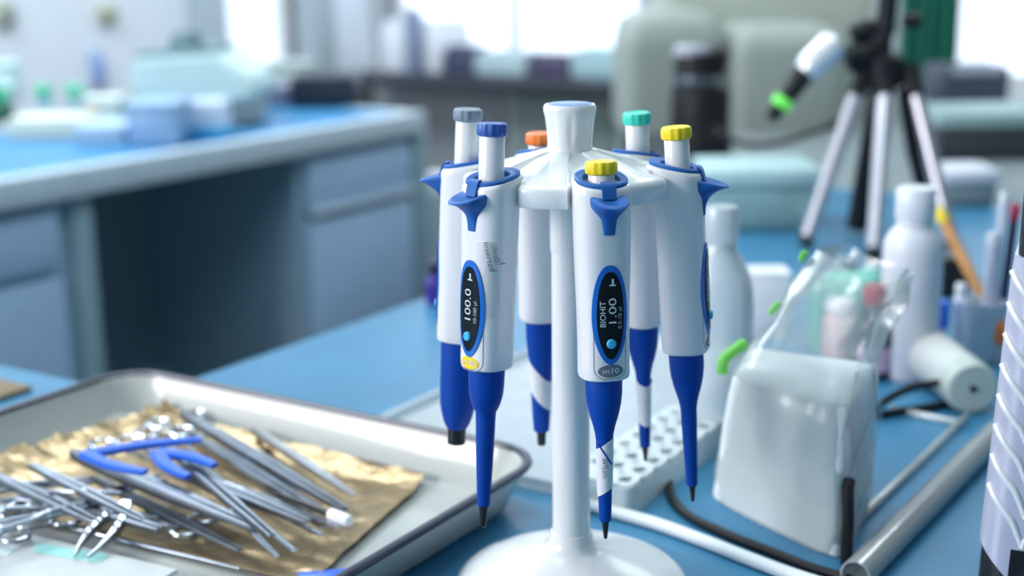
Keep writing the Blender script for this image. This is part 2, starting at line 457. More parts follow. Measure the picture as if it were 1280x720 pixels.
p2, L2 = pipette('white pipette with yellow cap and all-blue shaft, its finger hook pointing right', PHI[1], 3.3, 'yellow', .0175, 'slim', -.1, dict(D10, badge='grey'), dz=.001)
# the right-hand pipette has no paper sleeve
for ch in list(p2.children_recursive):
    if ch.name.startswith(('paper_sleeve', 'sleeve_stripe')): bpy.data.objects.remove(ch)
p3, L3 = pipette('white pipette with teal green cap at the back right of the stand', PHI[2], 3.0, 'teal', .0205, 'slim', 0, D10)
p4, L4 = pipette('white pipette with orange cap behind the pole of the stand', PHI[3], 2.5, 'orange', .0060, 'patch', -.6, D10)
p5, L5 = pipette('white pipette with grey cap and thick blue lower end, at the left of the stand', PHI[4], 3.4, 'grey', .0275, 'wide', 0, D100)
p6, L6 = pipette('blue-capped white pipette with long blue shaft and 100.0 read-out, left of the pole', PHI[5], 3.2, 'blue', .0255, 'long', 0, D100, L=.1145)
# printed lettering on sleeve of p1 and clear sticker on p6
def sleeve_txt(x, y):
    t = -.25+ y/.0052; z = -LB-.0545+ x
    rr = .0057; return Vector((rr*math.cos(t), rr*math.sin(t), z+L1))
sh1 = [c for c in p1.children if c.name.startswith('shaft')][0]
lettering('mLINE', .0045, sleeve_txt, GREYP, sh1, 1.0)
def sticker(bm):
    n = 10; vs = []
    for i in range(n+1):
        for k in range(15):
            y = .0045+ (body_a(-.06)-.0006-.0045)*i/n; z = -.036-.045*k/14
            vs.append(bm.verts.new((body_x(y, z, .0003+.0002*math.sin(i*1.7+k)), y, z+L6)))
    for i in range(n):
        for k in range(14): bm.faces.new((vs[i*15+k], vs[i*15+k+1], vs[i*15+k+16], vs[i*15+k+15]))
stk = part('clear_sticker', STICK, p6, sticker)
def stk_map(yc, zc, ang):
    ca, sa = math.cos(ang), math.sin(ang)
    return lambda x, y: Vector((body_x(yc+x*ca-y*sa, zc+x*sa+y*ca, .0008), yc+x*ca-y*sa, zc+x*sa+y*ca+L6))
lettering('Inserted', .0036, stk_map(.0122, -.0440, math.radians(-80)), GREYP, stk, 1.5)
lettering('calibrated', .0027, stk_map(.0146, -.0420, math.radians(-82)), LINEG, stk, 1.3)

# ================================================================== BENCH, FLOOR, ROOM
LINO = mat('floor_dark', (.035, .045, .05), .45, var=.15, scale=4)
WALL = mat('wall_paint', (.70, .75, .82), .75, var=.02, scale=3)
WALLB = mat('wall_grey', (.42, .45, .49), .8, var=.05, scale=3)
CEIL = mat('ceiling_paint', (.7, .72, .74), .8)
BTOP = mat('blue_bench_vinyl', (.040, .205, .37), .34, var=.10, scale=7, spec=.35)
EDGE = mat('bench_edge', (.52, .62, .70), .4)
CAB = mat('cabinet_blue_grey', (.30, .45, .57), .5, var=.03)
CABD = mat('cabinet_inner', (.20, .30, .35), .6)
def rbox(name, m, s0, s1, t0, t1, z0, z1, parent=None, bev=0):
    """box in room axes; if parent is a thing with rotation RZ it is given in that thing's axes"""
    bm = bmesh.new(); box(bm, s0, s1, t0, t1, z0, z1, bev)
    if parent is None: bm.transform(Matrix.Rotation(RZ, 4, 'Z'))
    o = finish(bm, name, m, parent); return o
SB, TL = 5.55, 4.35
tag(rbox('floor', LINO, -2.5, SB, -5.2, TL, -.05, 0), kind='structure')
tag(rbox('ceiling', CEIL, -2.5, SB, -5.2, TL, 3.0, 3.05), kind='structure')
def wall_with_hole(name, m, axis, pos, thick, u0, u1, holes):
    # axis 's': plane at s=pos spanning t (u); axis 't': plane at t=pos spanning s
    bm = bmesh.new(); hs = sorted(holes)
    def add(a, b, z0, z1):
        if axis == 's': box(bm, pos, pos+thick, a, b, z0, z1)
        else: box(bm, a, b, pos, pos+thick, z0, z1)
    cur = u0
    for a, b, z0, z1 in hs:
        add(cur, a, 0, 3.0); add(a, b, 0, z0); add(a, b, z1, 3.0); cur = b
    add(cur, u1, 0, 3.0)
    bm.transform(Matrix.Rotation(RZ, 4, 'Z'))
    return tag(finish(bm, name, m), kind='structure')
def tz(x, y, s): p = onplane(x, y, s=s); return p.dot(E2), p.z
def sz(x, y, t): p = onplane(x, y, t=t); return p.dot(E1), p.z
wa = tz(478, 86, SB); wb = tz(800, 92, SB); wc = tz(1165, 100, SB); wd = tz(1330, 100, SB)
wz = .5*(wa[1]+wb[1])
la = sz(272, 92, TL); lb = sz(374, 92, TL)
WIN_B = [(wb[0], min(wa[0], TL-.1), wz, 2.5), (wd[0]-.6, wc[0], wz, 2.5)]
wall_with_hole('wall_back', WALLB, 's', SB, .15, -5.2, TL+.15, WIN_B)
WIN_L = [(la[0], lb[0], la[1]-.02, 2.5)]
wall_with_hole('wall_left', WALL, 't', TL, .15, -2.5, SB, WIN_L)
LIT = mat('daylight_pane', (.8, .85, .95), .5, emit=((.84, .90, 1.0), 1.25))
LITL = mat('daylight_blind', (.8, .85, .95), .5, emit=((.76, .80, .95), .95))
FRAME = mat('window_frame_white', (.75, .78, .80), .4)
SLAT = mat('blind_slat', (.85, .88, .92), .5)
for n, (axis, (a, b, z0, z1)) in enumerate([('s', WIN_B[0]), ('s', WIN_B[1]), ('t', WIN_L[0])]):
    w = thing('window_%d' % (n+1), None, None, (0, 0, 0), RZ); w['kind'] = 'structure'
    pos = SB if axis == 's' else TL
    def bx(bm, u0, u1, d0, d1, za, zb):
        if axis == 's': box(bm, pos+d0, pos+d1, u0, u1, za, zb)
        else: box(bm, u0, u1, pos+d0, pos+d1, za, zb)
    bm = bmesh.new(); bx(bm, a+.02, b-.02, .10, .11, z0+.02, z1-.02); finish(bm, 'pane', LIT if axis == 's' else LITL, w)
    bm = bmesh.new()
    bx(bm, a, a+.05, .05, .12, z0, z1); bx(bm, b-.05, b, .05, .12, z0, z1); bx(bm, a, b, .05, .12, z0, z0+.05); bx(bm, a, b, .05, .12, z1-.05, z1)
    if axis == 's': bx(bm, (a+b)/2-.03, (a+b)/2+.03, .05, .12, z0, z1)
    finish(bm, 'window_frame', FRAME, w)
    if axis == 's':
        bm = bmesh.new(); z = z0+.10
        while z < z0+1.1: bx(bm, a+.03, b-.03, .03, .05, z, z+.004); z += .05
        finish(bm, 'blind', SLAT, w)
        bm = bmesh.new(); bx(bm, a-.05, b+.05, -.12, .05, z0-.04, z0); finish(bm, 'window_sill', FRAME, w)
# pillar strips on the left wall
pa = sz(238, 90, TL)[0]; pb = sz(268, 90, TL)[0]; pc = sz(377, 90, TL)[0]; pd = sz(402, 90, TL)[0]
tag(rbox('trim_1', mat('pillar_grey', (.42, .50, .55), .7), pa, pb, TL-.10, TL, 0, 3.0), kind='structure')
tag(rbox('trim_2', mat('pillar_grey_dark', (.36, .43, .47), .7), pc, pd, TL-.10, TL, 0, 3.0), kind='structure')

# --- main bench worktop (L-shaped with wing to the left), one continuous top
T0, S0, TK = .992, .882, .04
N = onz(785, 214); ns, nt_ = N.dot(E1), N.dot(E2); BE = ns-.004
main = thing('lab_bench', 'blue-topped laboratory bench under the pipette stand and the instrument tray', 'bench', (0, 0, 0), RZ)
def ltop(bm):
    out = [(-1.2, -2.6), (BE, -2.6), (BE, T0), (S0, T0), (S0, 2.1), (-1.2, 2.1)]
    vb = [bm.verts.new((s, t, TZ-TK)) for s, t in out]; vt = [bm.verts.new((s, t, TZ)) for s, t in out]
    bm.faces.new(vt); bm.faces.new(list(reversed(vb)))
    for i in range(6): bm.faces.new((vb[i], vb[(i+1) % 6], vt[(i+1) % 6], vt[i]))
    bmesh.ops.bevel(bm, geom=[e for e in bm.edges if abs(e.verts[0].co.z-TZ) < 1e-5 and abs(e.verts[1].co.z-TZ) < 1e-5], offset=.006, segments=3, affect='EDGES')
part('worktop', BTOP, main, ltop)
part('cabinet_body', CAB, main, lambda bm: (box(bm, S0-.1, BE-.1, T0-.75, T0-.06, .08, TZ-TK), box(bm, S0-.05, BE-.1, T0-.70, T0-.12, 0, .08)))
part('wing_cabinet', CAB, main, lambda bm: (box(bm, S0-.7, S0-.06, T0, 2.0, .08, TZ-TK), box(bm, S0-.65, S0-.12, T0, 2.0, 0, .08)))

# --- island bench on the left
TF = 2.325; SE = 3.20; SS = .2
TKN = onplane(186, 300, s=sz(368, 205, TF+.05)[0]).dot(E2); TD = TKN+.10; print('TD', TD)
ib = thing('island_bench', 'pale blue-grey island bench with drawers and an open kneehole, left background', 'bench', (0, 0, 0), RZ)
part('worktop', mat('island_top_blue', (.045, .23, .46), .35, var=.12, scale=5), ib, lambda bm: box(bm, SS, SE-.03, TF+.03, TD-.03, TZ-.01, TZ+.0005, .0))
part('worktop_edge', EDGE, ib, lambda bm: (box(bm, SS, SE, TF, TF+.05, TZ-.062, TZ+.001, .006), box(bm, SE-.05, SE, TF+.02, TD, TZ-.062, TZ+.001, .006), box(bm, SS, SE-.03, TF+.04, TD, TZ-.06, TZ-.012)))
ks0 = sz(100, 235, TF+.05)[0]; ks1 = sz(368, 205, TF+.05)[0]; ke = sz(522, 200, TF+.05)[0]
ks0b = sz(70, 235, TF+.05)[0]
part('cabinet_body', CAB, ib, lambda bm: (box(bm, SS, ks0, TF+.05, TD-.02, .0, TZ-.06), box(bm, ks1, ke, TF+.05, TD-.02, .0, TZ-.06)))
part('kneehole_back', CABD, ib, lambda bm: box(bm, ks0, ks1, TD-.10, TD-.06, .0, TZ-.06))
part('kneehole_rail', CAB, ib, lambda bm: box(bm, ks0+.01, ks1-.01, TD-.16, TD-.10, .0, .09))
POST = mat('post_teal', (.24, .36, .42), .5)
part('end_post', POST, ib, lambda bm: box(bm, ke-.045, ke+.03, TF+.03, TF+.10, 0, TZ-.06, .006))
part('end_post', POST, ib, lambda bm: (box(bm, ks0b+.02, ks0+.012, TF+.03, TF+.06, 0, TZ-.06, .004)))
DR = mat('drawer_front', (.36, .52, .72), .45)
zd = sz(430, 262, TF+.04)[1]
d1 = part('drawer', DR, ib, lambda bm: box(bm, ks1+.03, ke-.06, TF+.028, TF+.05, zd+.02, TZ-.085, .006))
part('handle', EDGE, d1, lambda bm: box(bm, ks1+.03, ke-.06, TF+.012, TF+.03, zd+.008, zd+.024, .004))
d2 = part('door', DR, ib, lambda bm: box(bm, ks1+.03, ke-.06, TF+.028, TF+.05, .10, zd-.012, .006))
zl = sz(30, 350, TF+.04)[1]
part('drawer', DR, ib, lambda bm: box(bm, ks0b-.50, ks0b-.02, TF+.028, TF+.05, zl+.012, TZ-.085, .006))
part('door', DR, ib, lambda bm: box(bm, ks0b-.50, ks0b-.02, TF+.028, TF+.05, .10, zl-.012, .006))

# --- grey side table behind (instruments stand on it)
gt = thing('side_table', 'grey laminate side table beyond the blue bench, carrying the large instrument', 'table', (0, 0, 0), RZ)
part('tabletop', mat('grey_laminate', (.19, .23, .24), .45), gt, lambda bm: box(bm, ns, 4.1, -2.6, nt_+.0, TZ-.035, TZ, .005))
part('panel', CABD, gt, lambda bm: box(bm, ns+.03, 4.0, -2.5, nt_-.04, 0, TZ-.034))

# ================================================================== TRAY WITH INSTRUMENTS
TS0, TS1, TT0, TT1 = .43, .862, .512, .984
tc = st((TS0+TS1)/2, (TT0+TT1)/2, TZ)
hs, ht = (TS1-TS0)/2, (TT1-TT0)/2
tray = thing('enamel_tray', 'white enamel tray with dark rim holding surgical instruments, left on the blue bench', 'tray', tc, RZ)
def tray_pan(bm):
    rings = [rrect(hs-.030, ht-.030, .0, .03), rrect(hs-.022, ht-.022, .0015, .035), rrect(hs-.016, ht-.016, .006, .04), rrect(hs-.004, ht-.004, .036, .045), rrect(hs-.0035, ht-.0035, .0385, .045),
             rrect(hs-.0055, ht-.0055, .0385, .044), rrect(hs-.0075, ht-.0075, .0345, .043), rrect(hs-.019, ht-.019, .0075, .039), rrect(hs-.026, ht-.026, .003, .034), rrect(hs-.034, ht-.034, .0022, .03)]
    loft(bm, rings)
part('pan', ENAM, tray, tray_pan, sharp=60)
def rim(bm):
    path = rrect(hs-.003, ht-.003, .0385, .045, 8); path.append(path[0])
    n = 8; rings = []
    m = len(path)-1
    for i in range(m):
        d = (path[(i+1) % m]-path[i-1]).normalized(); o = Vector((d.y, -d.x, 0))
        rings.append([path[i] + o*(.0040*math.cos(2*PI*k/n)) + Vector((0, 0, .0030*math.sin(2*PI*k/n))) for k in range(n)])
    rings.append(rings[0]); loft(bm, rings, False, False)
part('rim', NAVY, tray, rim)
# foil sheet
fq = [onz(-90, 610, .006), onz(205, 506, .018), onz(533, 597, .008), onz(385, 735, .005)]
fc = sum((Vector((p.x, p.y, 0)) for p in fq), Vector())/4; fc.z = TZ+.0028
def foil(bm):
    nx, ny = 64, 44; g = []
    for i in range(nx+1):
        for j in range(ny+1):
            u, v = i/nx, j/ny
            p = (fq[0]*(1-u)+fq[1]*u)*(1-v) + (fq[3]*(1-u)+fq[2]*u)*v
            e = min(u, 1-u, v*1.0, 1-v)
            k = max(0, 1-e/.10)
            cr = noise.noise(Vector((u*22, v*16, 1.3)))*.5 + noise.noise(Vector((u*50, v*40, 4)))*.35
            far = max(0, 1-v/.16)      # crumpled far edge
            z = .0016 + k*.0035 + abs(cr)*.0012 + far*(.010+cr*.010) + (max(0, 1-(1-u)/.12))*(.003+cr*.005)
            wob = Vector((noise.noise(Vector((u*9, v*9, 8))), noise.noise(Vector((u*9, v*9, 12))), 0))*.004*k
            g.append(bm.verts.new((p.x-fc.x+wob.x, p.y-fc.y+wob.y, max(.0006, z))))
    for i in range(nx):
        for j in range(ny):
            a = i*(ny+1)+j; bm.faces.new((g[a], g[a+1], g[a+ny+2], g[a+ny+1]))
    r = bmesh.ops.extrude_face_region(bm, geom=list(bm.faces))
    for v in r['geom']:
        if isinstance(v, bmesh.types.BMVert): v.co.z -= .0005
f_o = part('foil_sheet', FOIL, None, foil); f_o.location = fc
tag(f_o, 'crumpled gold-brown foil sheet lining the enamel tray under the instruments', 'foil sheet')

# ---- instrument builders; local x runs along the tool
def strip(bm, pts, ws, hs_):
    """solid bar along pts with rectangular (rounded) section"""
    rings = []
    for i, p in enumerate(pts):
        p = Vector(p); d = (Vector(pts[min(i+1, len(pts)-1)])-Vector(pts[max(0, i-1)])); d.z = 0; d.normalize()
        o = Vector((-d.y, d.x, 0)); w, h = ws[i]/2, hs_[i]/2
        rings.append([p+o*(w*a)+Vector((0, 0, h*b)) for a, b in ((1, .4), (.7, 1), (-.7, 1), (-1, .4), (-1, -.4), (-.7, -1), (.7, -1), (1, -.4))])
    loft(bm, rings)
def forceps(root, L, w, gap, m, h=.0016):
    for s in (1, -1):
        n = 12; pts = []; ws = []; hh = []
        for i in range(n+1):
            u = i/n
            y = s*(.0009 + gap*math.sin(PI*min(1, u*1.02))**.8*(.5 if u > .7 else .5) + (gap*.35*u))
            pts.append((L*u, y, h)); ws.append(w*(.75 if u < .08 else 1-.78*max(0, (u-.5)/.5)**1.2)*.5); hh.append(w*.55*(1-.6*max(0, (u-.55)/.45)))
        # arms of tweezers are wide in z when lying on edge: keep flat look
        part('arm', m, root, strip, pts, [max(.0016, q) for q in ws], [max(.0014, q) for q in hh])
    part('joint', m, root, lambda bm: box(bm, -.002, L*.10, -.0030, .0030, h-.002, h+.002, .001))
def scissors(root, L, m, open_=.08, ring=.011, blade=.45, clamp=False):
    pv = L*(1-blade)
    for s in (1, -1):
        c, sn = math.cos(s*open_), math.sin(s*open_)
        def tr(x, y, z): x -= pv; return (pv+x*c-y*sn, x*sn+y*c, z)
        bw = .0052 if clamp else .0075
        pts = [tr(ring*1.8, -s*(ring*.95), .0026), tr(L*.22, -s*ring*.62, .0026), tr(pv*.75, -s*.003, .0026), tr(pv, 0, .0026+s*.0011), tr(pv+(L-pv)*.5, s*.0008, .0026+s*.0009), tr(L, 0, .0026+s*.0006)]
        part('blade', m, root, lambda bm: strip(bm, spline(pts, 4), [.0038+((i/20)*.0030 if i < 12 else (bw-.0038)*max(0, 1-(i-12)/8.5)) for i in range(21)], [.0028]*16+[.0022]*5))
        rc = tr(ring*.95, -s*(ring*1.15), .0026)
        part('finger_ring', m, root, lambda bm: torus(bm, ring, .0019, 26, 8, Matrix.Translation(rc), 1.25))
    part('pivot_screw', m, root, lambda bm: lathe(bm, [(.0028, .0005), (.0028, .0050), (.0020, .0056)], 16, pv, 0))
    if clamp: part('ratchet', m, root, lambda bm: box(bm, L*.22-.002, L*.22+.002, -ring*.75, ring*.75, .0016, .0036, .0006))
def along(x0, y0, x1, y1, z, name, label, cat, z1=None):
    z += .005
    if z1 is not None: z1 += .004
    a = onz(x0, y0, z); b = onz(x1, y1, z if z1 is None else z1)
    d = b-a; L = d.length
    r = thing(name, label, cat, a); r.rotation_euler = (Vector((1, 0, 0)).rotation_difference(Vector((d.x, d.y, 0)).normalized()).to_euler())
    rz = math.atan2(d.y, d.x); py = -math.atan2(d.z, math.hypot(d.x, d.y))
    r.rotation_euler = (Matrix.Rotation(rz, 4, 'Z') @ Matrix.Rotation(py, 4, 'Y')).to_euler()
    r['group'] = 'surgical instruments in the enamel tray'
    return r, L
def F(x0, y0, x1, y1, z, label, w=.010, gap=.004, m=STEEL, z1=None, name='forceps', cat='forceps'):
    r, L = along(x0, y0, x1, y1, z, name, label, cat, z1); forceps(r, L, w, gap, m); return r
def S(x0, y0, x1, y1, z, label, m=STEEL, open_=.07, ring=.010, blade=.4, clamp=False, z1=None):
    r, L = along(x0, y0, x1, y1, z, 'hemostat' if clamp else 'scissors', label, 'hemostat' if clamp else 'scissors', z1); scissors(r, L, m, open_, ring, blade, clamp); return r
F(318, 540, 443, 622, .010, 'slim closed steel forceps lying nearest the right rear wall of the tray', .010, .0018, mat('bright_steel', (.62, .64, .70), .3, 1))
F(228, 520, 432, 640, .013, 'long grey steel forceps just left of the slim closed ones', .013, .0035, STEELD)
S(216, 524, 425, 645, .009, 'steel hemostat with two shiny rings at the far edge of the pile', STEEL, .05, .009, .42, True)
S(150, 548, 412, 668, .016, 'long steel scissors under the white-tipped probe, blades pointing right', STEEL, .06, .010, .42)
S(190, 545, 357, 696, .022, 'shiny steel scissors on top of the pile with tips pointing to the front', STEEL, .06, .010, .36)
F(92, 570, 318, 662, .026, 'broad grey steel forceps lying across the middle of the pile', .016, .004, STEELD)
F(215, 590, 385, 655, .021, 'grey steel forceps between the blue plastic clip and the white-tipped probe', .012, .0035, STEELD)
F(160, 632, 102, 698, .022, 'short open steel forceps spread like a V at the front of the pile', .012, .012, STEEL, z1=.010)
F(20, 612, 200, 664, .018, 'steel forceps at the left under the broad grey ones', .012, .004, STEELD)
S(15, 655, 205, 600, .014, 'steel scissors with a bright ring at the left front of the pile', STEEL, .09, .010, .45)
S(-20, 632, 150, 640, .019, 'steel hemostat cut by the left frame edge', STEELD, .07, .010, .4, True)
S(255, 662, 110, 640, .008, 'steel hemostat lying crosswise with its rings to the right on bare foil', STEEL, .06, .008, .45, True)
F(-10, 596, 120, 655, .024, 'slim steel forceps crossing over the ring handles at the left', .010, .004, STEEL)
F(40, 585, 178, 652, .029, 'slim grey forceps beside the broad grey forceps', .009, .003, STEELD)
F(236, 545, 395, 640, .019, 'narrow steel forceps under the blue clip, pointing at the white tip', .010, .003, STEEL)
S(60, 668, -60, 600, .010, 'steel scissors with two rings at the front left corner of the pile', STEEL, .10, .010, .4)
S(-70, 618, 118, 604, .016, 'steel scissors lying flat with blades under the blue tweezers', STEELD, .05, .010, .45)
F(120, 602, 300, 690, .012, 'dull steel forceps running from the ring handles toward the front edge of the foil', .009, .003, STEELD)
F(262, 560, 405, 662, .014, 'thin bright steel forceps beside the long steel scissors', .008, .002, STEEL)
S(-40, 672, 130, 628, .023, 'small steel hemostat on top at the left front, jaws toward the spread forceps', STEEL, .05, .008, .42, True)
F(208, 560, 340, 672, .030, 'narrow grey forceps lying over the shiny scissors shanks', .009, .003, STEELD)
# long rod and small rod
r, L = along(128, 672, 300, 713, .006, 'dissecting_needle', 'thin straight steel needle lying at the very front of the pile', 'needle')
part('shaft', STEELD, r, lambda bm: tube(bm, [(0, 0, .0012), (L*.6, 0, .0012), (L, 0, .0012)], [.0014, .0014, .0005], 10))
part('handle', STEEL, r, lambda bm: tube(bm, [(-.03, 0, .0016), (0, 0, .0016), (.01, 0, .0014)], [.0022, .0022, .0015], 10))
r, L = along(62, 617, 152, 619, .028, 'steel_probe', 'shiny short steel probe lying level over the left ring handles', 'probe')
part('shaft', STEEL, r, lambda bm: tube(bm, [(0, 0, .0016), (L*.45, 0, .0016), (L*.47, 0, .0024), (L*.53, 0, .0024), (L*.55, 0, .0016), (L, 0, .0016)], [.0018, .0018, .0026, .0026, .002, .0016], 12))
r, L = along(352, 622, 437, 655, .021, 'white_tipped_probe', 'black-handled probe with a white knob end at the right of the pile', 'probe')
part('handle', BLK, r, lambda bm: tube(bm, [(0, 0, .002), (L*.2, 0, .002), (L*.72, 0, .002)], [.0016, .0026, .0028], 14))
part('knob', WM, r, lambda bm: tube(bm, [(L*.72, 0, .002), (L*.74, 0, .002), (L*.96, 0, .002), (L, 0, .002)], [.0034, .0046, .0046, .0038], 18))
# blue plastic tweezers
def blue_tweezers(x0, y0, xa, ya, xb, yb, z, label):
    a = onz(x0, y0, z); r = thing('plastic_tweezers', label, 'tweezers', a, 0, 'surgical instruments in the enamel tray')
    for q in ((xa, ya), (xb, yb)):
        b = onz(q[0], q[1], z)-a; p = Vector((-b.y, b.x, 0)).normalized()
        sgn = 1 if q == (xa, ya) else -1
        pts = [Vector((0, 0, 0)), b*.45+p*.005*sgn, b*.8+p*.003*sgn, b]
        part('arm', PBLUE, r, lambda bm: strip(bm, spline(pts, 5), [.013*(1-.45*i/15) for i in range(16)], [.006*(1-.4*i/15) for i in range(16)]))
    return r
blue_tweezers(108, 568, 252, 550, 182, 590, .047, 'bright blue plastic tweezers spread wide on top of the steel instruments')
blue_tweezers(198, 566, 268, 582, 236, 596, .045, 'small bright blue plastic clip just right of the larger blue tweezers')
# white card packet at the front-left
ca = [onz(q[0], q[1], z) for q, z in (((-150, 690), .012), ((18, 666), .012), ((222, 714), .010), ((90, 790), .010))]
cc = sum(ca, Vector())/4
def card(bm, ins=0, z0=-.0015, z1=.0015, sub=None):
    q = [p-cc for p in ca]
    if sub:
        def bl(u, v): return (q[0]*(1-u)+q[1]*u)*(1-v)+(q[3]*(1-u)+q[2]*u)*v
        q = [bl(*s) for s in sub]
    lo = [bm.verts.new(p+Vector((0, 0, z0))) for p in q]; hi = [bm.verts.new(p+Vector((0, 0, z1))) for p in q]
    bm.faces.new(hi); bm.faces.new(list(reversed(lo)))
    for i in range(4): bm.faces.new((lo[i], lo[(i+1) % 4], hi[(i+1) % 4], hi[i]))
cd = thing('paper_packet', 'white paper packet with pale teal print at the front left of the tray', 'packet', cc)
part('envelope', PAPER, cd, card)
part('print', TEALP, cd, card, 0, .0015, .0018, ((.72, .34), (.88, .24), (.97, .62), (.82, .66)))
part('print', mat('pale_print', (.62, .74, .78), .7), cd, card, 0, .0015, .0018, ((.50, .18), (.66, .12), (.70, .26), (.54, .32)))
# blue strip inside near wall
a = onz(372, 726, .004); b = onz(455, 709, .010); d = b-a
r = thing('blue_strip', 'bright blue plastic strip lying along the near wall of the enamel tray', 'strip', a, math.atan2(d.y, d.x))
part('strip', PBLUE, r, lambda bm: box(bm, 0, d.length, -.006, .006, .0005, .004, .001))

# ================================================================== CLEAR RACK BEHIND THE STAND
RA = onz(786, 648, 0); rs, rt = RA.dot(E1), RA.dot(E2)
rack = thing('tip_rack', 'translucent pale tip rack with rows of holes lying behind the pipette stand', 'tip rack', st(rs, rt, TZ), RZ)
RW, RD_, RH = .19, .503-rt, .026
def rack_top(bm):
    nx, ny = 8, max(3, round(RD_/.022)); cx, cy = RW/nx, RD_/ny
    for z in (RH, RH-.003):
        for i in range(nx):
            for j in range(ny):
                ox, oy = (i+.5)*cx, (j+.5)*cy; rr = min(cx, cy)*.30; n = 16
                inn = [bm.verts.new((ox+rr*math.cos(2*PI*k/n+PI/16), oy+rr*math.sin(2*PI*k/n+PI/16), z)) for k in range(n)]
                def sq(k):
                    a = 2*PI*k/n+PI/16; m = max(abs(math.cos(a)), abs(math.sin(a))); return (ox+cx/2*math.cos(a)/m, oy+cy/2*math.sin(a)/m, z)
                ou = [bm.verts.new(sq(k)) for k in range(n)]
                for k in range(n): bm.faces.new((inn[k], inn[(k+1) % n], ou[(k+1) % n], ou[k]))
part('rack_top', CLEARP, rack, rack_top)
part('rack_wall', CLEARP, rack, lambda bm: loft(bm, [rrect(RW/2, RD_/2, 0, .008, 4, RW/2, RD_/2), rrect(RW/2, RD_/2, RH-.003, .008, 4, RW/2, RD_/2)], True, False))
# clear lid lying to the left of the rack
LA = onz(486, 527, .0); ls, lt = .872, LA.dot(E2)
lid = thing('rack_lid', 'flat clear plastic lid lying between the tray and the tip rack', 'lid', st(ls, .512, TZ), RZ)
LW, LDp = .44, lt-.512
part('lid', CLEARP2, lid, lambda bm: loft(bm, [rrect(LW/2, LDp/2, .0005, .01, 4, LW/2, LDp/2), rrect(LW/2, LDp/2, .010, .01, 4, LW/2, LDp/2), rrect(LW/2-.003, LDp/2-.003, .011, .009, 4, LW/2, LDp/2), rrect(LW/2-.006, LDp/2-.006, .010, .008, 4, LW/2, LDp/2), rrect(LW/2-.010, LDp/2-.010, .003, .006, 4, LW/2, LDp/2)]))

# ================================================================== RIGHT SIDE OF THE BENCH
# --- tall milky bottle just right of the stand
def bottle(name, label, base, R, H, rn, hn, m, mc, cat='bottle', sh=.25):
    b = thing(name, label, cat, base)
    z1 = H-hn
    part('body', m, b, lathe, [(R*.92, 0), (R, .004), (R, z1*(1-sh)), (R*.97, z1*(1-sh*.7)), (R*.84, z1*(1-sh*.42)), (R*.60, z1*(1-sh*.18)), (rn*1.0, z1*(1-sh*.05)), (rn*.9, z1+.003)], 40)
    part('cap', mc, b, lathe, [(rn, z1+.002), (rn*1.06, z1+.004), (rn*1.06, H-.003), (rn*.96, H)], 32)
    return b
bb = onz(895, 546, 0)
sc_ = lambda p: (p-CAM).dot(Fw)/FPX          # metres per photo pixel at a point
bottle('wash_bottle', 'milky translucent bottle between the right-hand pipette and the bagged paper stack', bb, 42*sc_(bb), aty(900, 258, bb.y).z-TZ, 20*sc_(bb), .034, MILK, MILK, sh=.30)
wb2 = onz(1133, 468, 0)
bottle('reagent_bottle', 'opaque white bottle with a ridged white cap in front of the tripod', wb2, 36*sc_(wb2), .192, 22.5*sc_(wb2), .033, mat('white_hdpe', (.72, .73, .80), .4), mat('white_hdpe_cap', (.76, .78, .84), .4), sh=.2)

# --- bagged stack of paper wipes
k0, k1 = onz(888, 622), onz(1050, 701)
sx = k1-k0; SWd = sx.length; sang = math.atan2(sx.y, sx.x)
stack = thing('paper_stack', 'block of folded white paper wipes standing inside the clear plastic bag', 'paper stack', k0, sang)
SDp, SHt = .075, .112
def loc(p): return Matrix.Rotation(-sang, 3, 'Z') @ (p-k0)
LC = [loc(onz(x, y, SHt)) for x, y in ((914, 470), (1058, 507), (1096, 452), (940, 432))]       # top corners
BC = [loc(onz(888, 622)), loc(onz(1050, 701)), None, None]
BC[2] = BC[1]+(LC[2]-LC[1])*.95; BC[3] = BC[0]+(LC[3]-LC[0])*.95
def warp(p):                   # unit block -> slightly sheared slumped block
    u, v, w = p.x/SWd, p.y/SDp, p.z/SHt
    def q(c): return (c[0]*(1-u)+c[1]*u)*(1-v)+(c[3]*(1-u)+c[2]*u)*v
    r = q(BC)*(1-w)+q(LC)*w; r.z = p.z; return r
def wr(ring): return [warp(p) for p in ring]
part('sheets', mat('paper_white', (.86, .91, .91), .8, var=.02), stack, lambda bm: loft(bm, [wr(r) for r in [rrect(SWd/2, SDp/2, .0006, .010, 5, SWd/2, SDp/2), rrect(SWd/2, SDp/2, SHt*.3, .010, 5, SWd/2, SDp/2), rrect(SWd/2+.0015, SDp/2+.0015, SHt*.6, .010, 5, SWd/2, SDp/2), rrect(SWd/2, SDp/2, SHt-.004, .010, 5, SWd/2, SDp/2), rrect(SWd/2-.002, SDp/2-.002, SHt-.001, .009, 5, SWd/2, SDp/2), rrect(SWd/2-.010, SDp/2-.010, SHt+.002, .008, 5, SWd/2, SDp/2), rrect(.01, .008, SHt+.0045, .005, 5, SWd/2, SDp/2)]]))
bag = thing('plastic_bag', 'clear open plastic bag with green edge print around the paper wipes', 'plastic bag', k0, sang)
mouthL = loc(aty(1003, 312, k0.y+.01)); mouthR = loc(aty(1152, 345, k1.y+.10)); mouthM = loc(aty(1055, 345, k0.y-.02)); 
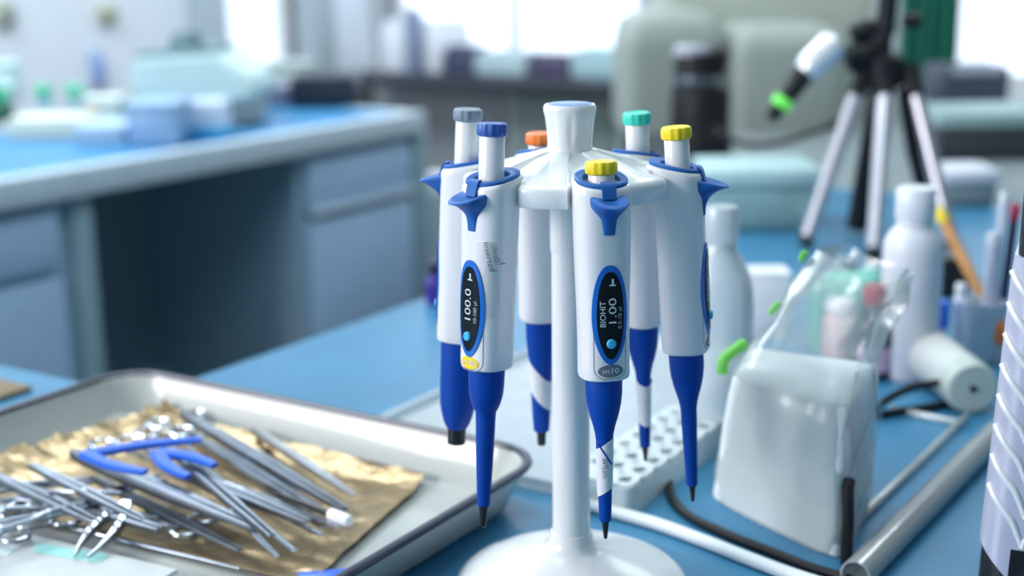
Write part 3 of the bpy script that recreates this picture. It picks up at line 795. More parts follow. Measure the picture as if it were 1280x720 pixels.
def bag_ring(hx, hy, cx, cy, z, n=64, jit=.0, seed=0, tl=0):
    out = []
    for i in range(n):
        a = 2*PI*i/n; c, s = math.cos(a), math.sin(a)
        x = cx+hx*math.copysign(abs(c)**.45, c); y = cy+hy*math.copysign(abs(s)**.45, s)
        q = noise.noise(Vector((x*26+seed, y*26, z*22)))*jit
        out.append(Vector((x+q, y+q*.8, z+tl*(x-cx)+q*.5)))
    return out
def bag_m(bm):
    cx, cy = SWd/2, SDp/2
    W_ = lambda r: wr(r)
    mc = (mouthL+mouthR)*.5; mh = abs(mouthR.x-mouthL.x)/2
    R = [wr(r) for r in [bag_ring(SWd/2+.004, SDp/2+.004, cx, cy, .0008), bag_ring(SWd/2+.006, SDp/2+.006, cx+.001, cy, .02, jit=.002), bag_ring(SWd/2+.006, SDp/2+.006, cx+.002, cy, .06, jit=.003), bag_ring(SWd/2+.006, SDp/2+.005, cx+.002, cy, .09, jit=.003), bag_ring(SWd/2+.004, SDp/2+.004, cx+.001, cy, SHt, jit=.002)]]
    r0 = R[-1]; r1 = bag_ring(mh, .022, mc.x, mc.y, mc.z, jit=.010, tl=(mouthR.z-mouthL.z)/(2*mh))
    for k in range(1, 11):
        u = k/10
        R.append([p*(1-u)+q*u+Vector((noise.noise(p*30+Vector((0, 0, u*3))), noise.noise(p*30+Vector((9, 0, u*3))), 0))*.010*math.sin(PI*u) for p, q in zip(r0, r1)])
    loft(bm, R, True, False)
bg_o = part('film', FILM, bag, bag_m, sharp=70)
def seal(bm, pts, r): 
    q = [loc(p)+Vector((0, -.004, 0)) for p in pts]
    strip(bm, q, [r]*len(q), [r]*len(q))
def green_patch(pts, w):
    P3 = [aty(x, y, Y) for x, y, Y in pts]
    def fn(bm):
        q = [loc(p) for p in P3]
        tube(bm, spline(q, 4), w, 8)
    part('green_print', GREEN, bag, fn)
ky = k0.y-.004
green_patch([(903, 466, ky), (905, 450, ky), (918, 438, ky+.006), (930, 429, ky+.012)], .0045)
green_patch([(962, 392, ky+.02), (974, 378, ky+.02)], .0022)
green_patch([(1001, 326, ky+.015), (1007, 314, ky+.014)], .0028)

# folded flap of film on right of the bag
def flap(bm):
    a = [aty(1100, 452, k1.y+.07), aty(1106, 500, k1.y+.06), aty(1090, 560, k1.y+.06), aty(1085, 610, k1.y+.07), aty(1066, 650, k1.y+.05)]
    b = [aty(1064, 470, k1.y+.02), aty(1062, 520, k1.y+.01), aty(1052, 575, k1.y+.01), aty(1048, 620, k1.y+.01), aty(1050, 690, k1.y+.005)]
    rows = []
    for p, q in zip(spline(a, 4), spline(b, 4)):
        rows.append([loc(p*(1-u)+q*u)+Vector((0, .006*math.sin(u*9+p.z*60), 0)) for u in [k/10 for k in range(11)]])
    loft(bm, rows, closed=False)
part('film_fold', FILM, bag, flap, sharp=80)

# --- cables
def lay(pts, r): return [onz(x, y, 0)+Vector((0, 0, r+h)) for x, y, h in pts]
def cable(name, label, pts, r, m, cat='cable'):
    P3 = spline(pts, 10); base = P3[0].copy(); base.z = TZ
    o = part(name, m, None, lambda bm: tube(bm, [p-base for p in P3], r, 12)); o.location = base
    return tag(o, label, cat)
cable('black_cable', 'black cable curving along the bench in front of the bagged paper stack', lay([(846, 560, 0), (838, 592, 0), (838, 622, .0), (858, 648, 0), (905, 672, 0), (960, 694, 0), (1010, 714, 0), (1060, 730, 0), (1130, 760, 0)], .0035), .0035, RUB)
cable('white_tubing', 'white tubing lying on the bench between the stand base and the black cable', lay([(700, 628, 0), (760, 645, 0), (820, 662, 0), (880, 684, 0), (940, 708, 0), (1000, 730, 0), (1060, 748, 0)], .0048), .0048, mat('white_tube', (.75, .80, .82), .35))
a = onz(1056, 704); 
cable('upright_black_cable', 'short black cable end rising beside the right corner of the bagged paper stack', [aty(1058, 716, a.y-.004), aty(1058, 690, a.y-.002), aty(1060, 650, a.y), aty(1060, 615, a.y+.006), aty(1062, 600, a.y+.012)], .0042, RUB)

# --- lamp housing (off-white cylinder with round end cap) and its cables
h0 = onz(1212, 516, 0)
hr = 33*sc_(h0)
hou = thing('lamp_housing', 'off-white cylindrical housing with a round end cap lying behind the glass rods', 'housing', h0)
axis_w = (onz(1168, 480, 0)-h0); axis_w.z = 0; axl = axis_w.length
hou.rotation_euler = (0, 0, math.atan2(axis_w.y, axis_w.x))
CRM = mat('cream_plastic', (.52, .60, .56), .5)
def xcyl(bm, prof, n=36, zc=0): loft(bm, [[Vector((x, r*math.cos(2*PI*i/n), zc+r*math.sin(2*PI*i/n))) for i in range(n)] for r, x in prof])
part('end_cap', CRM, hou, xcyl, [(hr*.90, -.004), (hr, .0), (hr, .016), (hr*.95, .018)], 40, hr)
part('end_socket', BLK, hou, xcyl, [(hr*.14, -.0055), (hr*.14, .002)], 20, hr)
part('body', mat('off_white_cloth', (.66, .68, .66), .7, bump=.4, bscale=60), hou, xcyl, [(hr*.93, .018), (hr*1.0, .030), (hr*.96, .05), (hr*1.04, .075), (hr*.98, .11), (hr*.6, .125)], 40, hr*1.03)
cable('housing_cable', 'black cable running left from the off-white cylindrical housing', [aty(1185, 478, h0.y+.02), aty(1150, 482, h0.y+.01), aty(1118, 494, h0.y), aty(1098, 508, h0.y-.01), onz(1092, 524)+Vector((0, 0, .004)), onz(1120, 520)+Vector((0, 0, .004)), onz(1165, 513)+Vector((0, 0, .004)), onz(1190, 508)+Vector((0, 0, .004))], .0038, RUB)

# --- glass rods
def rod(x0, y0, x1, y1, r, label, name='glass_rod'):
    a, b = onz(x0, y0), onz(x1, y1); a.z = TZ; d = b-a; d.z = 0
    o = thing(name, label, 'glass rod', a, math.atan2(d.y, d.x)); L = d.length
    part('rod', GLASS, o, lambda bm: tube(bm, [(0, 0, r+.0002), (.002, 0, r+.0002), (L-.002, 0, r+.0002), (L, 0, r+.0002)], [r*.8, r, r, r*.8], 16))
    return o
rod(1060, 668, 1208, 524, .0035, 'thin clear glass rod lying nearer the bagged paper stack')
# wide clear tube / channel
a, b = onz(1068, 738), onz(1243, 556); a.z = TZ; d = b-a; d.z = 0
tb = thing('glass_tube', 'wide clear glass tube lying between the thin rod and the ribbed device', 'glass tube', a, math.atan2(d.y, d.x))
def pipe(bm):
    n = 28; r0, r1 = .0105, .0092; L = d.length
    def rg(x, r): return [Vector((x, r*math.cos(2*PI*i/n), +.0107+r*math.sin(2*PI*i/n))) for i in range(n)]
    loft(bm, [rg(0, r1), rg(0, r0), rg(L, r0), rg(L, r1), rg(0, r1)], False, False)
part('tube', GLASS, tb, pipe)
rod(1112, 514, 1204, 534, .003, 'short clear glass rod lying crosswise near the cylindrical housing')

# --- ribbed device at the right edge
g0 = aty(1222, 716, .80)
dv = thing('ribbed_device', 'silver-white ribbed housing with black base and top at the right edge', 'device')
gb = Vector((g0.x, .80, TZ))
pA = aty(1224, 676, .80); pB = aty(1262, 318, .80)      # silhouette of white shell
lean = (pB.x-pA.x)/(pB.z-pA.z)
dv.location = (pA.x-(pA.z-TZ)*lean, .80, TZ); dv.rotation_euler = (0, 0, math.radians(-24))
SHELL = mat('silver_white_shell', (.58, .59, .72), .32, .25, var=.02)
zA, zB = pA.z-TZ, pB.z-TZ
def sect(z, x0=0, hx=.055, hy=.06, r=.018): return [v+Vector((lean*z+hx+x0, .05, 0)) for v in rrect(hx, hy, z, r, 6)]
part('base', BLK, dv, lambda bm: loft(bm, [sect(0, .0012), sect(zA+.002, .0012), ]))
part('shell', SHELL, dv, lambda bm: loft(bm, [[Vector((v.x, v.y, max(.006, zA-1.0*(v.x-lean*zA)))) for v in sect(zA-.012)], sect(zA+.06), sect(zB-.015, .001), sect(zB, .002)]), sharp=60)
part('top_block', BLK, dv, lambda bm: loft(bm, [sect(zB-.002, .004), sect(zB+.05, .003), sect(zB+.066, .005, .05, .052)]))
FIN = mat('fin_white', (.80, .82, .86), .3)
for k in range(8):
    z = zA+.008 + k*.0195
    def fin(bm):
        # diagonal rib running over the rounded front-left corner, dropping toward the right, ending in a small hook
        pts = []
        for i in range(9):
            u = i/8
            ph = PI+.52+ (PI/2-.52)*min(1, u*1.9); zl = z+.032-.036*u
            x = lean*zl + .018 + .0178*math.cos(ph) + max(0, u-.52)*.016; y = -.01+.018+.0178*math.sin(ph)
            pts.append(Vector((x, y, zl)))
        ws = [.0046*(1-.35*i/8) for i in range(9)]
        tube(bm, pts, [w*.55 for w in ws], 8)
        tube(bm, [pts[-1], pts[-1]+Vector((.0015, -.0002, .006))], [.0022, .0016], 8)
    part('fin', FIN, dv, fin)

# --- tripod
tb0 = onz(1100, 300, 0)
ty = tb0.y
def T(x, y, dy=0): return aty(x, y, ty+dy)
tri = thing('tripod', 'small tripod with silver legs and black joints at the right of the bench', 'tripod', Vector((T(1105, 100).x, ty, TZ)))
to = tri.location.copy()
mp = sc_(T(1100, 150))
def tp(name, m, pts, r): return part(name, m, tri, lambda bm: tube(bm, [p-to for p in pts], r, 16))
fl, fm, fr_ = onz(1005, 312), onz(1092, 316), onz(1192, 316)
for topx, foot in ((1083, fl), (1108, onz(1091, 330)), (1136, fr_)):
    t0 = T(topx, 82); f3 = foot.copy(); f3.z = TZ+.006
    mid = t0.lerp(f3, .12)
    lg = tp('leg', ALU, [mid, t0.lerp(f3, .97)], [9.5*mp, 8.5*mp])
    c = part('leg_joint', RUB, lg, lambda bm: tube(bm, [t0-to, mid-to, t0.lerp(f3, .17)-to], [12*mp, 11*mp, 10.5*mp], 16))
    part('rubber_foot', RUB, lg, lambda bm: tube(bm, [t0.lerp(f3, .95)-to, f3-to], [10*mp, 9*mp], 14))
tp('center_column', RUB, [T(1106, 40), T(1097, 130), T(1072, 285, .03)], [10*mp, 13*mp, 15*mp])
tp('spider', RUB, [T(1106, 66), T(1106, 72), T(1105, 105), T(1104, 112)], [16*mp, 24*mp, 24*mp, 14*mp])
tp('brace', RUB, [T(1130, 110), T(1142, 190), T(1160, 262)], 9*mp)
tp('head', RUB, [T(1112, -40), T(1110, 0), T(1106, 42)], [11*mp, 12*mp, 13*mp])
tp('clamp_knob', RUB, [T(1128, 26), T(1150, 26)], [8*mp, 11*mp])
tp('pan_arm', RUB, [T(1100, 34), T(1082, 38), T(1064, 42)], [9*mp, 14*mp, 10*mp])
tp('clamp', RUB, [T(1098, 62), T(1078, 70), T(1058, 74)], [14*mp, 20*mp, 16*mp])
# hand-held scope in the clamp
hp = [T(1050, 60, -.03), T(1040, 63, -.03), T(1006, 90, -.035), T(1000, 96, -.035)]
hm = thing('handheld_scope', 'silver and black pen-shaped scope with a glowing green ring, held by the tripod clamp', 'scope', hp[0]); ho = hp[0]
def hq(name, m, pts, r): return part(name, m, hm, lambda bm: tube(bm, [p-ho for p in pts], r, 20))
hq('barrel', mat('silver_barrel', (.80, .82, .86), .3, .4), [T(1047, 52, -.03), T(1042, 56, -.03), T(1012, 84, -.035), T(1004, 92, -.035)], [13*mp, 19*mp, 18*mp, 13*mp])
hq('grip', RUB, [T(1006, 90, -.035), T(985, 120, -.04), T(978, 127, -.04)], [14*mp, 11*mp, 10*mp])
hq('light_ring', mat('green_light', (.12, .6, .08), .4, emit=((.15, .9, .10), .55)), [T(981, 123, -.04), T(974, 133, -.04)], [12.5*mp, 12.5*mp])
hq('nose', RUB, [T(974, 133, -.04), T(963, 149, -.045)], [10*mp, 8*mp])
cable('scope_cable', 'thin black cable hanging behind the scope, curving to the right of the lens barrel', [aty(890, 160, 2.5), aty(930, 180, 2.45), aty(975, 178, 2.4), aty(1030, 160, 2.35), aty(1070, 140, 2.3)], .006, RUB)

# --- black lens barrel on the side table
lb0 = onz(874, 203, 0); ms = sc_(lb0)
lens = thing('lens_barrel', 'tall black stacked lens barrel with a pale top, standing before the large instrument', 'lens', lb0)
hz = lambda y: (aty(874, y, lb0.y).z - TZ)
part('barrel', RUB, lens, lathe, [(38*ms, 0), (40*ms, .004), (40*ms, .06), (37*ms, .065), (37*ms, hz(115)), (34*ms, hz(108))], 40)
part('upper_barrel', RUB, lens, lambda bm: lathe(bm, [(26*ms, hz(112)), (27*ms, hz(106)), (27*ms, hz(78)), (24*ms, hz(72)), (24*ms, hz(66))], 36, -6*ms, 0))
part('focus_ring', mat('dark_chrome', (.20, .22, .25), .3, .8), lens, lambda bm: lathe(bm, [(27.6*ms, hz(104)), (27.8*ms, hz(102)), (27.8*ms, hz(96)), (27.6*ms, hz(94))], 36, -6*ms, 0))
part('top_cap', mat('pale_lens_cap', (.36, .38, .46), .3), lens, lambda bm: lathe(bm, [(23*ms, hz(68)), (22*ms, hz(60)), (16*ms, hz(56))], 36, -12*ms, 0))
part('side_knob', RUB, lens, lambda bm: tube(bm, [(26*ms*.6, 0, hz(90)), (26*ms*1.0, -.01, hz(62))], [12*ms, 12*ms], 16))

# --- large beige-grey instrument
i0 = aty(785, 182, 3.35); im = sc_(i0)
INS = mat('instrument_beige', (.27, .31, .285), .55, var=.03)
ins = thing('benchtop_analyzer', 'large beige-grey rounded analyzer behind the lens barrel', 'instrument', (i0.x, 3.35, TZ))
zz = lambda y: aty(900, y, 3.35).z - TZ
w1 = 118*im; w2 = 150*im
def rb(hx, hy, z, cx, r=.05): return [v for v in rrect(hx, hy, z, r, 6, cx, hy*0+.20)]
part('housing', INS, ins, lambda bm: loft(bm, [rrect(w1/2+.01, .20, 0, .04, 6, w1/2, .2), rrect(w1/2+.01, .20, zz(60), .04, 6, w1/2, .2), rrect(w1/2, .19, zz(30), .04, 6, w1/2, .2), rrect(w1/2-.03, .16, zz(18), .04, 6, w1/2, .2), rrect(w1/2-.06, .12, zz(14), .04, 6, w1/2, .2)]), sharp=60)
part('side_housing', INS, ins, lambda bm: loft(bm, [rrect(w2/2, .22, 0, .05, 6, w1+w2/2+.012, .2), rrect(w2/2, .22, zz(66), .05, 6, w1+w2/2+.012, .2), rrect(w2/2-.015, .20, zz(44), .05, 6, w1+w2/2+.012, .2), rrect(w2/2-.05, .16, zz(34), .05, 6, w1+w2/2+.012, .2)]), sharp=60)
part('back_hood', mat('hood_grey', (.37, .41, .36), .6), ins, lambda bm: loft(bm, [rrect(.30, .10, .02, .05, 6, .42, .54), rrect(.30, .10, zz(-40), .05, 6, .42, .54), rrect(.24, .07, zz(-80), .05, 6, .42, .54)]), sharp=60)

# --- dark green curtain strip and things at the right rear
gz = tz(1158, 80, 4.6)
cur = part('green_curtain', mat('dark_green_cloth', (.01, .16, .11), .8), None, lambda bm: (lambda pts: loft(bm, [[Vector((0+.015*math.sin(k*1.4), y, z)) for k, y in enumerate([-.10+.2*i/24 for i in range(25)])] + [Vector((.012+.015*math.sin(k*1.4), y, z)) for k, y in reversed(list(enumerate([-.10+.2*i/24 for i in range(25)])))] for z in pts]))((.0, .5, 1.0, 1.7)))
cur.location = st(4.6, gz[0], TZ); cur.rotation_euler = (0, 0, RZ)
tag(cur, 'dark green cloth strip hanging behind the tripod', 'curtain')
# dark monitor / box under right window
def boxthing(name, label, cat, px0, px1, ytop, ybot, Y, depth, m, bev=.01, z=None, group=None):
    a = aty(px0, ybot, Y); b = aty(px1, ybot, Y); tpz = aty((px0+px1)/2, ytop, Y).z
    z0 = TZ if z is None else z
    o = thing(name, label, cat, ((a.x+b.x)/2, Y, z0), 0, group)
    part('body', m, o, lambda bm: box(bm, -(b.x-a.x)/2, (b.x-a.x)/2, 0, depth, 0, tpz-z0, bev))
    return o, (b.x-a.x), tpz-z0
def base_y(x, y): return onz(x, y).y
Y = base_y(1215, 258)
o, w, h = boxthing('equipment_box', 'grey box with a white lid behind the white tubes at right', 'box', 1182, 1246, 226, 258, Y, .10, mat('grey_box', (.22, .28, .30), .5))
part('lid', mat('white_lid', (.66, .68, .76), .5), o, lambda bm: box(bm, -w/2-.004, w/2+.004, -.006, .106, h-.004, h+.018, .005))
Y = base_y(1240, 200)
o, w, h = boxthing('dark_case', 'long dark equipment case under the right window', 'case', 1172, 1330, 160, 200, Y, .25, mat('dark_slate', (.03, .04, .05), .5))
part('top_panel', mat('teal_grey_panel', (.26, .38, .40), .5), o, lambda bm: box(bm, -w/2, w/2, .0, .25, h, h+.03, .006))
Y = base_y(1100, 196) 
o, w, h = boxthing('window_equipment', 'dark low equipment standing below the bright right window', 'equipment', 1178, 1262, 84, 128, 3.9, .2, mat('dark_blue_grey', (.09, .10, .15), .5), z=TZ)
part('panel', mat('light_panel', (.42, .46, .58), .5), o, lambda bm: box(bm, -w/2+.02, w/2-.03, -.012, .0, h*.80, h*.97, .003))
# clear/teal storage box with green insert
Y = base_y(945, 288)
TEALB = film_material('teal_clear_plastic', (.38, .62, .64), .62, .05, .2, .1, 20)
o, w, h = boxthing('storage_box', 'pale teal translucent box with a green insert behind the wash bottle', 'box', 885, 1022, 234, 288, Y, .16, TEALB)
part('lid', mat('teal_lid', (.42, .60, .62), .4), o, lambda bm: box(bm, -w/2-.006, w/2+.006, -.006, .166, h, h+.028, .006))
part('insert', mat('lime_insert', (.22, .62, .16), .5), o, lambda bm: box(bm, w*.20, w*.34, .02, .06, .01, h*.9, .005))
part('contents', mat('slate_contents', (.16, .22, .27), .6), o, lambda bm: box(bm, -w*.3, w*.18, .03, .12, .006, h*.45, .01))
Y = base_y(950, 425)
o, w, h = boxthing('white_carton', 'plain white carton between the wash bottle and the clear bag', 'carton', 930, 988, 345, 425, Y, .05, mat('white_card', (.74, .76, .82), .6), .003)
part('flap', mat('white_card_flap', (.70, .73, .80), .6), o, lambda bm: box(bm, -w/2, w/2, 0, .05, h, h+.0015))
# things seen through the bag
Y = base_y(1062, 462)
o, w, h = boxthing('teal_rack', 'mint green tube rack seen behind the clear bag', 'rack', 1026, 1094, 350, 440, Y+.06, .05, mat('mint_plastic', (.15, .58, .46), .5), .006)
part('post', mat('mint_plastic_dark', (.10, .45, .36), .5), o, lambda bm: (box(bm, -w/2-.004, -w/2+.004, 0, .05, 0, h+.004), box(bm, w/2-.004, w/2+.004, 0, .05, 0, h+.004)))
pj = onz(1048, 452); pm = sc_(pj)
bottle('pink_jar', 'small pink jar with pale lid seen through the clear bag', pj, 21*pm, 80*pm, 17*pm, 18*pm, mat('pink_plastic', (.62, .36, .40), .5), mat('pale_pink_lid', (.72, .66, .70), .5), 'jar', .15)
rj = onz(1088, 470); rm = sc_(rj)
rb_o = bottle('red_cap_bottle', 'small dark bottle with a red cap and pink label behind the clear bag', rj, 26*rm, 116*rm, 13*rm, 25*rm, mat('dark_glass', (.05, .07, .09), .2), mat('red_cap', (.55, .03, .06), .4), 'bottle', .38)
part('label', mat('pink_label', (.72, .48, .64), .6), rb_o, lambda bm: loft(bm, [[Vector((26.4*rm*math.sin(a)*1, -26.4*rm*math.cos(a), z)) for a in [-.9+1.8*i/16 for i in range(17)]] for z in (12*rm, 42*rm)], closed=False))
gj = onz(1050, 412); gm = sc_(gj)
bottle('grey_jar', 'small grey-brown jar behind the mint green tube rack', gj, 17*gm, 92*gm, 14*gm, 18*gm, mat('grey_brown', (.24, .26, .27), .5), mat('slate_cap', (.30, .36, .42), .5), 'jar', .2)
# vials and cup to the right
vj = onz(1172, 440); vm = sc_(vj)
bottle('blue_cap_vial', 'white vial with a bright blue cap beside the white reagent bottle', vj, 9*vm, 66*vm, 10*vm, 36*vm, mat('vial_white', (.70, .74, .80), .4), PBLUE, 'vial', .1)
vj = onz(1196, 436)
bottle('white_vial', 'slim white vial right of the blue-capped vial', vj, 8*vm, 84*vm, 6*vm, 14*vm, mat('vial_lavender', (.62, .66, .80), .4), W, 'vial', .1)
cj = onz(1226, 450); cm = sc_(cj)
cup = thing('white_cup', 'white plastic cup with pens standing in it beside the ribbed device', 'cup', cj)
part('cup_body', mat('cup_white', (.62, .68, .76), .4), cup, lathe, [(19*cm, 0), (21*cm, .003), (25*cm, 74*cm), (26*cm, 76*cm), (24*cm, 76*cm), (20*cm, 5*cm), (2*cm, 4*cm)], 32)
def pen(label, x0, y0, x1, y1, r, m, mc, dy=0, name='pen'):
    a = aty(x0, y0, cj.y+dy); b = aty(x1, y1, cj.y+dy+.02)
    o = thing(name, label, 'pen', a); d = b-a
    part('barrel', m, o, lambda bm: tube(bm, [(0, 0, 0), d*.02, d*.86], [r*.6, r, r], 14))
    part('pen_cap', mc, o, lambda bm: tube(bm, [d*.86, d*.87, d*.98, d], [r*1.0, r*1.15, r*1.1, r*.7], 14))
    return o
pen('thick white pen standing in the white cup', 1232, 430, 1244, 290, 8.5*cm, mat('pen_lavender', (.66, .66, .82), .4), mat('pen_white', (.74, .76, .84), .4), 0)
pen('slim white pen leaning right in the white cup', 1238, 420, 1256, 240, 5*cm, mat('pen_pale', (.66, .70, .80), .4), mat('pen_pale_cap', (.7, .74, .82), .4), .015)
pen('dark pen with a red cap at the right of the white cup', 1250, 410, 1270, 254, 6*cm, mat('pen_dark', (.03, .04, .10), .4), mat('pen_red', (.6, .05, .10), .4), .02)
oj = onz(1250, 455)
bottle('orange_vial', 'tiny orange-capped vial squeezed between the cup and the ribbed device', oj, 9*cm, 52*cm, 10*cm, 26*cm, mat('vial_clear', (.40, .46, .5), .4), ORG, 'vial', .1)
# wooden brush leaning over the bench
b0 = onz(1236, 392)+Vector((0, 0, .004)); b1 = aty(1172, 262, b0.y+.10)
br = thing('wooden_brush', 'orange wooden brush handle with yellow ferrule leaning before the tripod leg', 'brush', b0); d = b1-b0
part('handle', mat('orange_wood', (.58, .26, .08), .45, var=.15), br, lambda bm: tube(bm, [(0, 0, 0), d*.05, d*.5, d*.86], [.003, .0062, .0068, .0062], 14))
part('ferrule', YEL, br, lambda bm: tube(bm, [d*.86, d*.87, d*.97, d], [.0066, .0074, .0074, .0064], 14))
# black boxes behind the brush
Y = base_y(1195, 372)
o, w, h = boxthing('black_adapter', 'black power adapter on the bench behind the brush handle', 'adapter', 1172, 1212, 322, 380, Y, .05, BLK, .006)
part('cord_relief', RUB, o, lambda bm: tube(bm, [(0, -.001, h*.5), (0, -.014, h*.5)], .005, 12))

# ================================================================== ISLAND BENCH ITEMS (left background)
def isl(x, y): return onz(x, y, 0)
def ibox(name, label, cat, px0, px1, ytop, ybot, depth, m, bev=.01, dy=0, lidm=None, lidn='lid', group=None):
    Yb = isl((px0+px1)/2, ybot).y + dy
    a = aty(px0, ybot, Yb); b = aty(px1, ybot, Yb); h = aty((px0+px1)/2, ytop, Yb).z-TZ; w = b.x-a.x
    o = thing(name, label, cat, ((a.x+b.x)/2, Yb, TZ), 0, group)
    hb = h*.85 if lidm else h
    part('body', m, o, lambda bm: box(bm, -w/2, w/2, 0, depth, .001, hb, bev))
    if lidm: part(lidn, lidm, o, lambda bm: box(bm, -w/2-.004, w/2+.004, -.004, depth+.004, hb-.002, h, bev*.6))
    return o, w, h
PALE = mat('pale_cyan_plastic', (.42, .62, .66), .5)
# white-green instrument
Yi = isl(240, 160).y
def ai(x, y, d=0): return aty(x, y, Yi+d)
inst = thing('white_incubator', 'pale green-white instrument with sloping right side and dark lid knob on the island bench', 'instrument', (ai(242, 160).x, Yi, TZ))
io = inst.location.copy()
def prism(bm, pts, d0, d1):
    f = [bm.verts.new(ai(x, y, d0)-io) for x, y in pts]; bk = [bm.verts.new(ai(x, y, d0)-io+Vector((0, d1-d0, 0))) for x, y in pts]
    bm.faces.new(f); bm.faces.new(list(reversed(bk)))
    for i in range(len(pts)): bm.faces.new((f[i], bk[i], bk[(i+1) % len(pts)], f[(i+1) % len(pts)]))
    bmesh.ops.recalc_face_normals(bm, faces=bm.faces)
    bmesh.ops.bevel(bm, geom=list(bm.edges), offset=.012, segments=3, affect='EDGES')
part('housing', mat('pale_mint_white', (.50, .66, .66), .5), inst, prism, [(164, 122), (164, 72), (270, 66), (316, 100), (318, 126), (290, 128)], -.05, .28)
part('lower_body', mat('pale_grey_body', (.52, .58, .56), .5), inst, prism, [(166, 158), (166, 118), (216, 118), (216, 158)], 0, .25)
part('foot', mat('warm_grey_foot', (.38, .42, .40), .5), inst, prism, [(287, 158), (287, 122), (316, 122), (316, 156)], 0, .25)
part('lid', mat('slate_teal_lid', (.16, .26, .30), .5), inst, prism, [(166, 74), (166, 66), (268, 60), (268, 68)], -.04, .26)
part('lid_knob', mat('dark_teal_knob', (.05, .11, .13), .5), inst, lambda bm: lathe(bm, [(.055, ai(225, 66).z-TZ), (.05, ai(225, 60).z-TZ), (.035, ai(225, 46).z-TZ), (.028, ai(225, 42).z-TZ)], 28, ai(225, 60).x-io.x, .08))
ibox('blue_bin', 'clear blue storage bin in front of the pale green-white instrument', 'bin', 160, 222, 128, 178, .16, mat('bin_blue', (.24, .40, .62), .4), .01, -.10, mat('bin_blue_rim', (.32, .47, .66), .4), 'rim')
o, w, h = ibox('wash_basket', 'white basket with blue base under the overhang of the pale instrument', 'basket', 229, 282, 126, 168, .10, mat('basket_white', (.52, .62, .78), .5), .012, -.12)
part('base', mat('basket_blue', (.03, .30, .58), .5), o, lambda bm: box(bm, -w/2-.004, w/2+.004, -.006, .106, .0, h*.35, .008))
ibox('black_case', 'black instrument case near the far end of the island bench', 'case', 364, 445, 96, 136, .22, mat('case_black', (.012, .016, .03), .4), .012, 0, mat('case_black_lid', (.02, .024, .04), .4))
ibox('mauve_box', 'small mauve-grey box left of the black instrument case', 'box', 326, 362, 108, 136, .12, mat('mauve_grey', (.18, .18, .26), .5), .008, .02, mat('mauve_lid', (.24, .25, .34), .5))
ibox('grey_box', 'grey-green box standing behind the mauve-grey box', 'box', 312, 390, 78, 122, .15, mat('sage_grey', (.34, .42, .42), .6), .012, .16, mat('sage_lid', (.38, .46, .46), .6))
CREAM = mat('cream_board', (.60, .66, .58), .6)
o, w, h = ibox('cream_rack', 'low cream coloured rack holding the green-capped tubes', 'rack', 10, 105, 148, 176, .16, CREAM, .008, 0)
ibox('cream_box', 'cream box with an orange patch beside the green-capped tubes', 'box', 106, 150, 122, 160, .10, mat('cream_plastic_box', (.60, .68, .62), .6), .006, 0, mat('cream_lid', (.64, .72, .68), .6))
ob = [q for q in C.objects if q.name == 'cream_box'][0]
part('orange_patch', mat('peach_print', (.75, .48, .34), .6), ob, lambda bm: box(bm, -.045, -.005, -.003, -.0005, .02, .055))
GC = mat('green_tube_cap', (.10, .52, .32), .5)
for i, (x, lab) in enumerate(((50, 'left green-capped tube standing on the low cream rack'), (90, 'right green-capped tube standing next to the cream box'))):
    o = thing('capped_tube', lab, 'tube', isl(x, 162)+Vector((0, .05, .055)), 0, 'green-capped tubes on the cream rack'); mm = sc_(o.location)
    part('tube', PALE, o, lathe, [(8*mm, 0), (9*mm, .004), (9*mm, 14*mm)], 24)
    part('cap', GC, o, lathe, [(10*mm, 13*mm), (11*mm, 14*mm), (11*mm, 26*mm), (9*mm, 28*mm)], 24)
o = thing('green_bottle', 'dark green bottle at the left frame edge on the island bench', 'bottle', isl(2, 152)); mm = sc_(o.location)
part('body', mat('dark_green', (.01, .10, .06), .4), o, lathe, [(15*mm, 0), (16*mm, .004), (16*mm, 18*mm), (10*mm, 26*mm)], 28)
part('cap', mat('mid_green', (.02, .42, .22), .4), o, lathe, [(10*mm, 25*mm), (11*mm, 26*mm), (10*mm, 40*mm), (7*mm, 42*mm)], 28)
ibox('teal_bag', 'pale teal packet standing behind the dark green bottle', 'packet', -14, 22, 78, 140, .08, mat('pale_teal', (.50, .72, .74), .6), .02, .25, mat('pale_teal_top', (.54, .75, .77), .6))
ibox('flat_tray', 'pale blue flat tray between the cream rack and the blue storage bin', 'tray', 92, 156, 158, 178, .18, mat('tray_pale_blue', (.36, .52, .68), .5), .006, -.06, mat('tray_rim', (.40, .55, .70), .5), 'rim')
# wall-mounted bits
def wallbox(name, label, cat, px0, px1, y0, y1, m, m2, d=.05):
    s0, z1 = sz(px0, y0, TL); s1, z0 = sz(px1, y1, TL)
    o = thing(name, label, cat, st((s0+s1)/2, TL, z0), RZ); w = s1-s0; h = z1-z0
    part('plate', m, o, lambda bm: box(bm, -w/2, w/2, -d*.5, 0, 0, h, .008))
    part('cover', m2, o, lambda bm: box(bm, -w*.3, w*.3, -d, -d*.48, h*.2, h*.8, .006))
wallbox('wall_socket', 'small yellowed wall socket above the island bench', 'socket', 120, 142, 6, 28, mat('yellowed', (.48, .50, .36), .5), mat('yellowed_dark', (.34, .36, .28), .5))
wallbox('wall_gauge', 'slim blue wall gauge below the yellowed socket', 'gauge', 109, 127, 62, 112, mat('pale_blue_plate', (.36, .46, .66), .5), mat('blue_tube', (.22, .32, .62), .5))
wallbox('wall_switch', 'yellow-grey switch box on the wall in the top left corner', 'switch', -12, 16, 0, 32, mat('olive_grey', (.46, .50, .42), .5), mat('olive_grey_dark', (.30, .33, .30), .5))

# ================================================================== BACK OF THE ROOM
DY = tz(660, 92, SB-.75)
